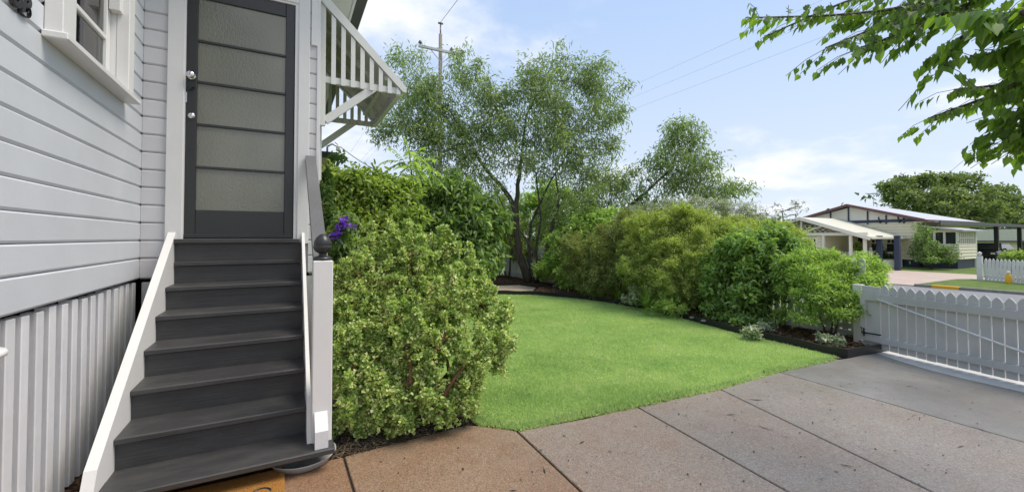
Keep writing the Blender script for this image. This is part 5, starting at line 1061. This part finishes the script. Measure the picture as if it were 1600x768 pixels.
def hwin(x, y0, y1, z0, z1, n=2):
    f = CH.box('window', M['cream2'], (x - .06, x - .01, y0, y1, z0, z1)); w_ = (y1 - y0) / n
    for i in range(n): CH.box('pane', M['darkglass'], (x - .068, x - .061, y0 + i * w_ + .1, y0 + (i + 1) * w_ - .1, z0 + .12, z1 - .36), f)
    for i in range(n):
        for j in range(3): CH.box('pane', M['darkglass'], (x - .068, x - .061, y0 + i * w_ + .1 + j * (w_ - .2) / 3 + .03, y0 + i * w_ + .1 + (j + 1) * (w_ - .2) / 3 - .03, z1 - .3, z1 - .1), f)
hwin(30.05, 14.35, 15.7, .45, 1.42); hwin(34.87, 11.85, 13.5, .35, 1.35)
for y in (11.85, 12.55, 14.0): CH.box('porch_post', M['cream2'], (PX0, PX0 + .14, y - .07, y + .07, -.1, PZ0 + .1))
CH.box('door', M['dark'], (34.7, 34.78, 13.9, 14.8, -.3, 1.4))
# sunroom bump-out with its louvred windows
lapwall('y', 9.4, 35.4, 38.3, .1, .98, -1); lapwall('x', 35.4, 9.4, 11.0, .1, .98, -1)
CH.box('stump_skirt', M['navy'], (35.45, 38.25, 9.45, 11, GZ, .1)); CH.box('sunroom_core', M['cream'], (35.55, 38.2, 9.55, 11, .1, .98)); CH.box('sunroom_head', M['cream'], (35.4, 38.3, 9.4, 11, 1.72, 1.85))
CH.box('sunroom_glass', M['darkglass'], (35.52, 38.2, 9.52, 11, .98, 1.72))
fr = CH.box('window', M['cream2'], (35.36, 38.3, 9.36, 9.40, .95, 1.02))
for i in range(10): x = 35.42 + i * .31; CH.box('mullion', M['cream2'], (x, x + .07, 9.39, 9.47, 1.0, 1.75), fr)
CH.box('mullion', M['cream2'], (35.4, 38.3, 9.40, 9.46, 1.36, 1.40), fr)
fr = CH.box('window', M['cream2'], (35.36, 35.40, 9.4, 11.05, .95, 1.02))
for y in (9.4, 9.95, 10.4, 10.95): CH.box('mullion', M['cream2'], (35.38, 35.46, y, y + .1, 1.0, 1.75), fr)
CH.box('corner_post', M['cream2'], (38.25, 38.36, 9.35, 9.48, GZ, 1.75))
m = MB(); m.add([(35.1, 9.1, 1.78), (38.6, 9.1, 1.78), (38.6, 11.05, 2.1), (35.1, 11.05, 2.1), (35.1, 9.1, 1.86), (38.6, 9.1, 1.86), (38.6, 11.05, 2.18), (35.1, 11.05, 2.18)], [(3, 2, 1, 0), (4, 5, 6, 7), (0, 1, 5, 4), (1, 2, 6, 5), (2, 3, 7, 6), (3, 0, 4, 7)]); CH.put(m, 'skillion_roof', M['ironlight'])
m = MB(); p = Vector((45.694,17.390,4.158)); m.tube([(p.x, p.y, 2.9), (p.x, p.y, p.z + 1.2)], .03, 5); m.beam((p.x - .5, p.y, p.z + 1.1), (p.x + .7, p.y, p.z + 1.2), .03, .03)
for i in range(5): m.beam((p.x - .4 + i * .25, p.y - .4, p.z + 1.12), (p.x - .4 + i * .25, p.y + .4, p.z + 1.12), .02, .02)
CH.put(m, 'aerial', M['galv'])
# carport
CP = Root(thing('carport', 'flat roofed carport on dark posts beside the cream house', 'carport', (48, 11, -.5)))
CP.box('roof', M['ironlight'], (44.35, 57, 10.2, 15.5, 2.34, 2.42)); CP.box('fascia', M['gutter'], (35.3, 57, 10.12, 10.195, 2.20, 2.44)); CP.box('awning_roof', M['ironlight'], (35.3, 44.3, 10.2, 10.40, 2.34, 2.40))
for x in (46.4, 52.0, 56.8): CP.box('post', M['black'], (x - .12, x + .12, 10.2, 10.42, -.5, 2.3))
# dark car in the carport
CA = Root(thing('parked_car', 'dark car parked under the flat carport roof beside the cream house', 'car', (47.6, 10.9, -.5)))
def carbody():
    bm = bmesh.new()
    secs = [(0, .45, .62, .80), (.12, .32, .85, .86), (1.2, .28, .98, .90), (1.75, .28, 1.02, .91), (3.4, .28, 1.02, .91), (4.3, .30, .98, .88), (4.5, .42, .75, .82)]; rings = []
    for x, z0, z1, w_ in secs:
        rings.append([bm.verts.new((x, y, z)) for y, z in ((-w_, z0), (-w_, (z0 + z1) / 2), (-w_ * .96, z1 - .08), (-w_ * .86, z1), (w_ * .86, z1), (w_ * .96, z1 - .08), (w_, (z0 + z1) / 2), (w_, z0))])
    for a, b in zip(rings, rings[1:]):
        for i in range(8): bm.faces.new((a[i], a[(i + 1) % 8], b[(i + 1) % 8], b[i]))
    bm.faces.new(rings[0]); bm.faces.new(rings[-1][::-1]); bmesh.ops.recalc_face_normals(bm, faces=bm.faces[:]); me = bpy.data.meshes.new('body'); bm.to_mesh(me); bm.free(); me.materials.append(M['carpaint']); return me
o = link(bpy.data.objects.new('body', carbody()), CA.t); o.location = (-2.2, 0, 0)
def cabin(name, x0, x1, x2, x3, zt, w0, w1, mat, zb=1.0):
    m = MB(); m.add([(x0, -w0, zb), (x0, w0, zb), (x3, w0, zb), (x3, -w0, zb), (x1, -w1, zt), (x1, w1, zt), (x2, w1, zt), (x2, -w1, zt)], [(3, 2, 1, 0), (4, 5, 6, 7), (0, 1, 5, 4), (1, 2, 6, 5), (2, 3, 7, 6), (3, 0, 4, 7)]); return m.build(name, mat, CA.t)
cabin('window', -1.05, -.45, 1.3, 1.9, 1.42, .82, .66, M['darkglass']); cabin('cabin_roof', -.52, -.45, 1.32, 1.4, 1.46, .69, .64, M['carpaint'], 1.40)
for x in (-1.45, 1.3):
    for y in (-.86, .70):
        m = MB(); m.lathe([(.2, 0), (.33, .01), (.34, .08), (.33, .15), (.2, .16)], (x, y, .34), 18, 'y'); wl = m.build('wheel', M['tyre'], CA.t)
        m = MB(); m.lathe([(.03, -.01), (.2, -.008), (.2, .165), (.03, .168)], (x, y, .34), 12, 'y'); m.build('rim', M['galv'], wl)
for y in (-.72, .5): m = MB(); m.box(-2.22, -2.08, y, y + .22, .66, .80, .02); m.build('headlight', M['chrome'], CA.t)
for y in (-.9, .9): m = MB(); m.box(-.85, -.70, y - .08, y + .08, .98, 1.1, .02); m.build('mirror', M['carpaint'], CA.t)
# low house beyond the carport
LH = Root(thing('low_house', 'low house with pale roof and dark window seen behind the carport', 'house', (79.374,16.474,-2.534)))
a, c = Vector((72.441,17.840,1.293)), Vector((80.332,13.599,1.293)); LH.t.location = (a.x + 4, a.y, -.5); LH.o = Vector(LH.t.location)
x0, y0 = a.x, 10.6; X0 = 66.0; 
LH.box('wall', M['cream'], (X0, X0 + 14, 8, 19.0, -.5, 1.05)); m = MB(); m.prism([(7.6, 1.05), (19.4, 1.05), (17, 2.25), (10, 2.25)], 'x', X0 - .5, X0 + 14.5); LH.put(m, 'roof', M['ironcream']); LH.box('gutter', M['gutter'], (X0 - .6, X0 - .51, 7.6, 19.4, .95, 1.06))
f = LH.box('window', M['gutter'], (X0 - .06, X0 - .01, 9.2, 12.9, -.35, .9)); LH.box('pane', M['darkglass'], (X0 - .075, X0 - .061, 9.4, 12.7, -.2, .75), f)

# blue gate posts and fences across the street
for lab, p, h_ in (('navy blue timber post, left of a pair before the cream house', (31.0, 11.55), 1.95), ('navy blue timber post, right of a pair before the cream house', (30.7, 10.62), 1.95)):
    tt = Root(thing('gate_post', lab, 'post', (p[0], p[1], -.5), 0, 'pair of navy gate posts'))
    tt.box('post', M['navy'], (p[0] - .12, p[0] + .12, p[1] - .12, p[1] + .12, -.5, -.5 + h_), bev=.02); tt.box('post_cap', M['navy'], (p[0] - .14, p[0] + .14, p[1] - .14, p[1] + .14, -.5 + h_, -.44 + h_), bev=.02)
def far_fence(label, a, b, pitch, w_, h, post=None):
    a, b = Vector((*a, -.46)), Vector((*b, -.46)); d = (b - a); L_ = d.length; d.normalize(); rz = math.atan2(-d.x, d.y)
    t = thing('picket_fence', label, 'fence', tuple(a)); pm = picket_mesh(w_, h, .025, 'picket', M['fence_white'], .1)
    for i in range(int(L_ / pitch)): picket(t, pm, d * (pitch * (i + .7)), rz)
    for z in (.2, h - .28): m = MB(); m.beam(Vector((0, 0, z)) + Vector((.04, 0, 0)), d * L_ + Vector((.04, 0, z)), .04, .09); m.build('rail', M['fence_white'], t)
    if post:
        m = MB(); m.box(-.08, .08, -.08, .08, -.05, h + .08); m.lathe([(.03, h + .08), (.09, h + .1), (.03, h + .13), (.075, h + .18), (.07, h + .23), (.01, h + .28)], (0, 0, 0), 12); m.build('post', M['fence_white'], t, (-.02, .1, 0))
far_fence('white picket fence at the right edge across the road, before the carport', (26.35, 6.25), (22.9, .4), .145, .105, .98, True)
far_fence('white picket fence in front of the cream porch, mostly behind the hedge', (31.35, 12.0), (30.4, 21.0), .14, .10, 1.0, True)
# orange marker at the foot of the far fence
HM = Root(thing('hydrant_marker', 'stubby orange yellow marker standing at the foot of the far picket fence', 'marker', (25.298,5.327,-0.430)))
m = MB(); m.lathe([(.10, 0), (.105, .05), (.095, .25), (.07, .35), (.045, .40)], tuple(HM.o), 16); HM.put(m, 'marker_body', M['yellow']); m = MB(); m.lathe([(.05, .40), (.055, .47), (.03, .5)], tuple(HM.o), 12); HM.put(m, 'marker_cap', M['cream2'])

# shrubs and trees across the street
def fbush(label, clumps, mat, **kw):
    a = dict(twigs=110, per=10, length=(.12, .22), width=(.05, .09), droop=.1, shape='leaf', stick=.01, rim=.38); a.update(kw)
    b = (clumps[0][0], clumps[0][1], -.48); return plant('garden_shrub', label, 'shrub', b, [([b, (b[0], b[1], .1), (b[0] + .1, b[1], .6)], .06, .02)], clumps, M[mat], M['bark'], branch_r=.02, stem_name='stem', **a)
fbush('large dark shrub against the sunroom windows of the cream house', [(33.94,10.17,0.48,0.84,0.84,0.84,0.60), (33.42,10.43,1.05,0.54,0.54,0.61,0.28), (33.92,9.61,0.31,0.60,0.60,0.68,0.36), (32.93,10.16,-0.26,0.75,0.75,0.38,0.25), (33.81,9.46,-0.35,0.45,0.45,0.30,0.12), (33.69,10.50,1.74,0.39,0.39,0.35,0.11)], 'broad')
fbush('small dark shrub between the two navy posts', [(34.92,12.48,0.26,0.42,0.42,0.59,0.26), (35.00,12.45,-0.33,0.38,0.38,0.34,0.14)], 'fardark')
fbush('bright strappy garden plants behind the far picket fence', [(33.63,6.93,0.42,0.40,0.40,0.20,0.18), (34.17,6.64,0.42,0.40,0.40,0.24,0.21)], 'lime')
fbush('green shrub beside the porch post of the cream house', [(32.53,13.19,0.69,0.33,0.33,0.33,0.16), (32.39,13.27,0.28,0.41,0.41,0.33,0.15)], 'fresh')
rt = [(79.47,27.53,8.10,2.28,2.28,1.33,0.21), (81.97,26.16,9.05,2.66,2.66,1.14,0.21), (86.69,24.75,9.46,2.89,2.89,1.06,0.21), (91.52,23.29,9.29,2.74,2.74,1.18,0.21), (96.03,22.03,8.42,2.79,2.79,1.19,0.21), (78.54,25.79,6.78,2.39,2.39,1.10,0.20), (81.77,24.04,7.15,2.94,2.94,1.29,0.28), (85.01,22.31,6.78,3.12,3.12,1.29,0.30), (90.14,20.70,6.31,2.80,2.80,1.31,0.26), (80.63,22.44,5.00,2.66,2.66,1.07,0.23), (84.55,20.34,4.82,2.84,2.84,1.24,0.28), (93.71,19.93,5.72,2.09,2.09,1.33,0.19), (78.65,27.99,7.34,1.33,1.33,0.95,0.09), (80.17,24.94,5.58,2.39,2.39,1.10,0.20), (86.90,19.09,3.94,2.31,2.31,0.89,0.16), (82.21,21.62,3.67,2.66,2.66,0.89,0.19), (80.30,27.06,9.24,1.33,1.33,0.66,0.06), (83.64,25.25,10.00,1.71,1.71,0.57,0.07), (86.98,23.45,10.09,1.90,1.90,0.57,0.07)]
plant('rain_tree', 'huge spreading domed tree behind the cream house roof', 'tree', (80.526,22.491,-0.500),
      [([(80.526,22.491,-0.500), (83.448,23.276,1.451), (82.612,23.661,4.207), (81.493,25.332,7.055)], .6, .2), ([(83.446,23.273,1.635), (85.845,21.913,4.666), (89.726,20.918,6.588)], .45, .15)],
      rt, M['raintree'], M['bark'], branch_r=.14, lift=.3, sat=(4, .3, .5, .25), twigs=170, per=14, length=(.36, .66), width=(.18, .34), droop=.1, spread=1.0, shape='leaf', stick=.02, rim=.45, ext=(.75, 1.25), along=.8)
plant('dark_far_tree', 'darker tree at the right edge beyond the big domed tree', 'tree', (98.177,19.688,-0.500), [([(98.177,19.688,-0.500), (115.416,23.072,3.755), (115.185,23.129,6.626)], .5, .2)],
      [(116.41,23.59,7.51,1.86,1.86,1.40,0.12), (118.98,22.22,6.70,2.79,2.79,1.86,0.24), (112.36,23.54,5.42,1.59,1.59,1.36,0.10), (111.76,21.62,4.21,2.87,2.87,1.32,0.20), (122.06,20.58,6.11,3.03,3.03,2.33,0.33)], M['fardark'], M['bark'], branch_r=.12, twigs=160, per=12, length=(.35, .6), width=(.18, .32), shape='leaf', stick=.02, rim=.45)
# far tree line so the horizon is closed off on every side
fl = []
for i in range(64):
    a = random.uniform(-.6, 2.2); d = random.uniform(120, 190); x, y = math.sin(a) * d, math.cos(a) * d; r_ = random.uniform(4, 7)
    fl.append((x, y, r_ * .45, r_ * 1.5, r_ * 1.5, r_ * .8, 1.0))
LV, LF, TV, TF = foliage(fl, 120, 10, (.9, 1.6), (.5, .9), stick=0, rim=.45)
tag(np_mesh('tree_line', LV, LF, M['fardark']), 'far off line of trees along the horizon', 'trees', None, 'stuff')
for o in list(bpy.data.objects):
    if o.type == 'MESH' and o.parent is None and 'label' not in o and 'kind' not in o: o['kind'] = 'structure'
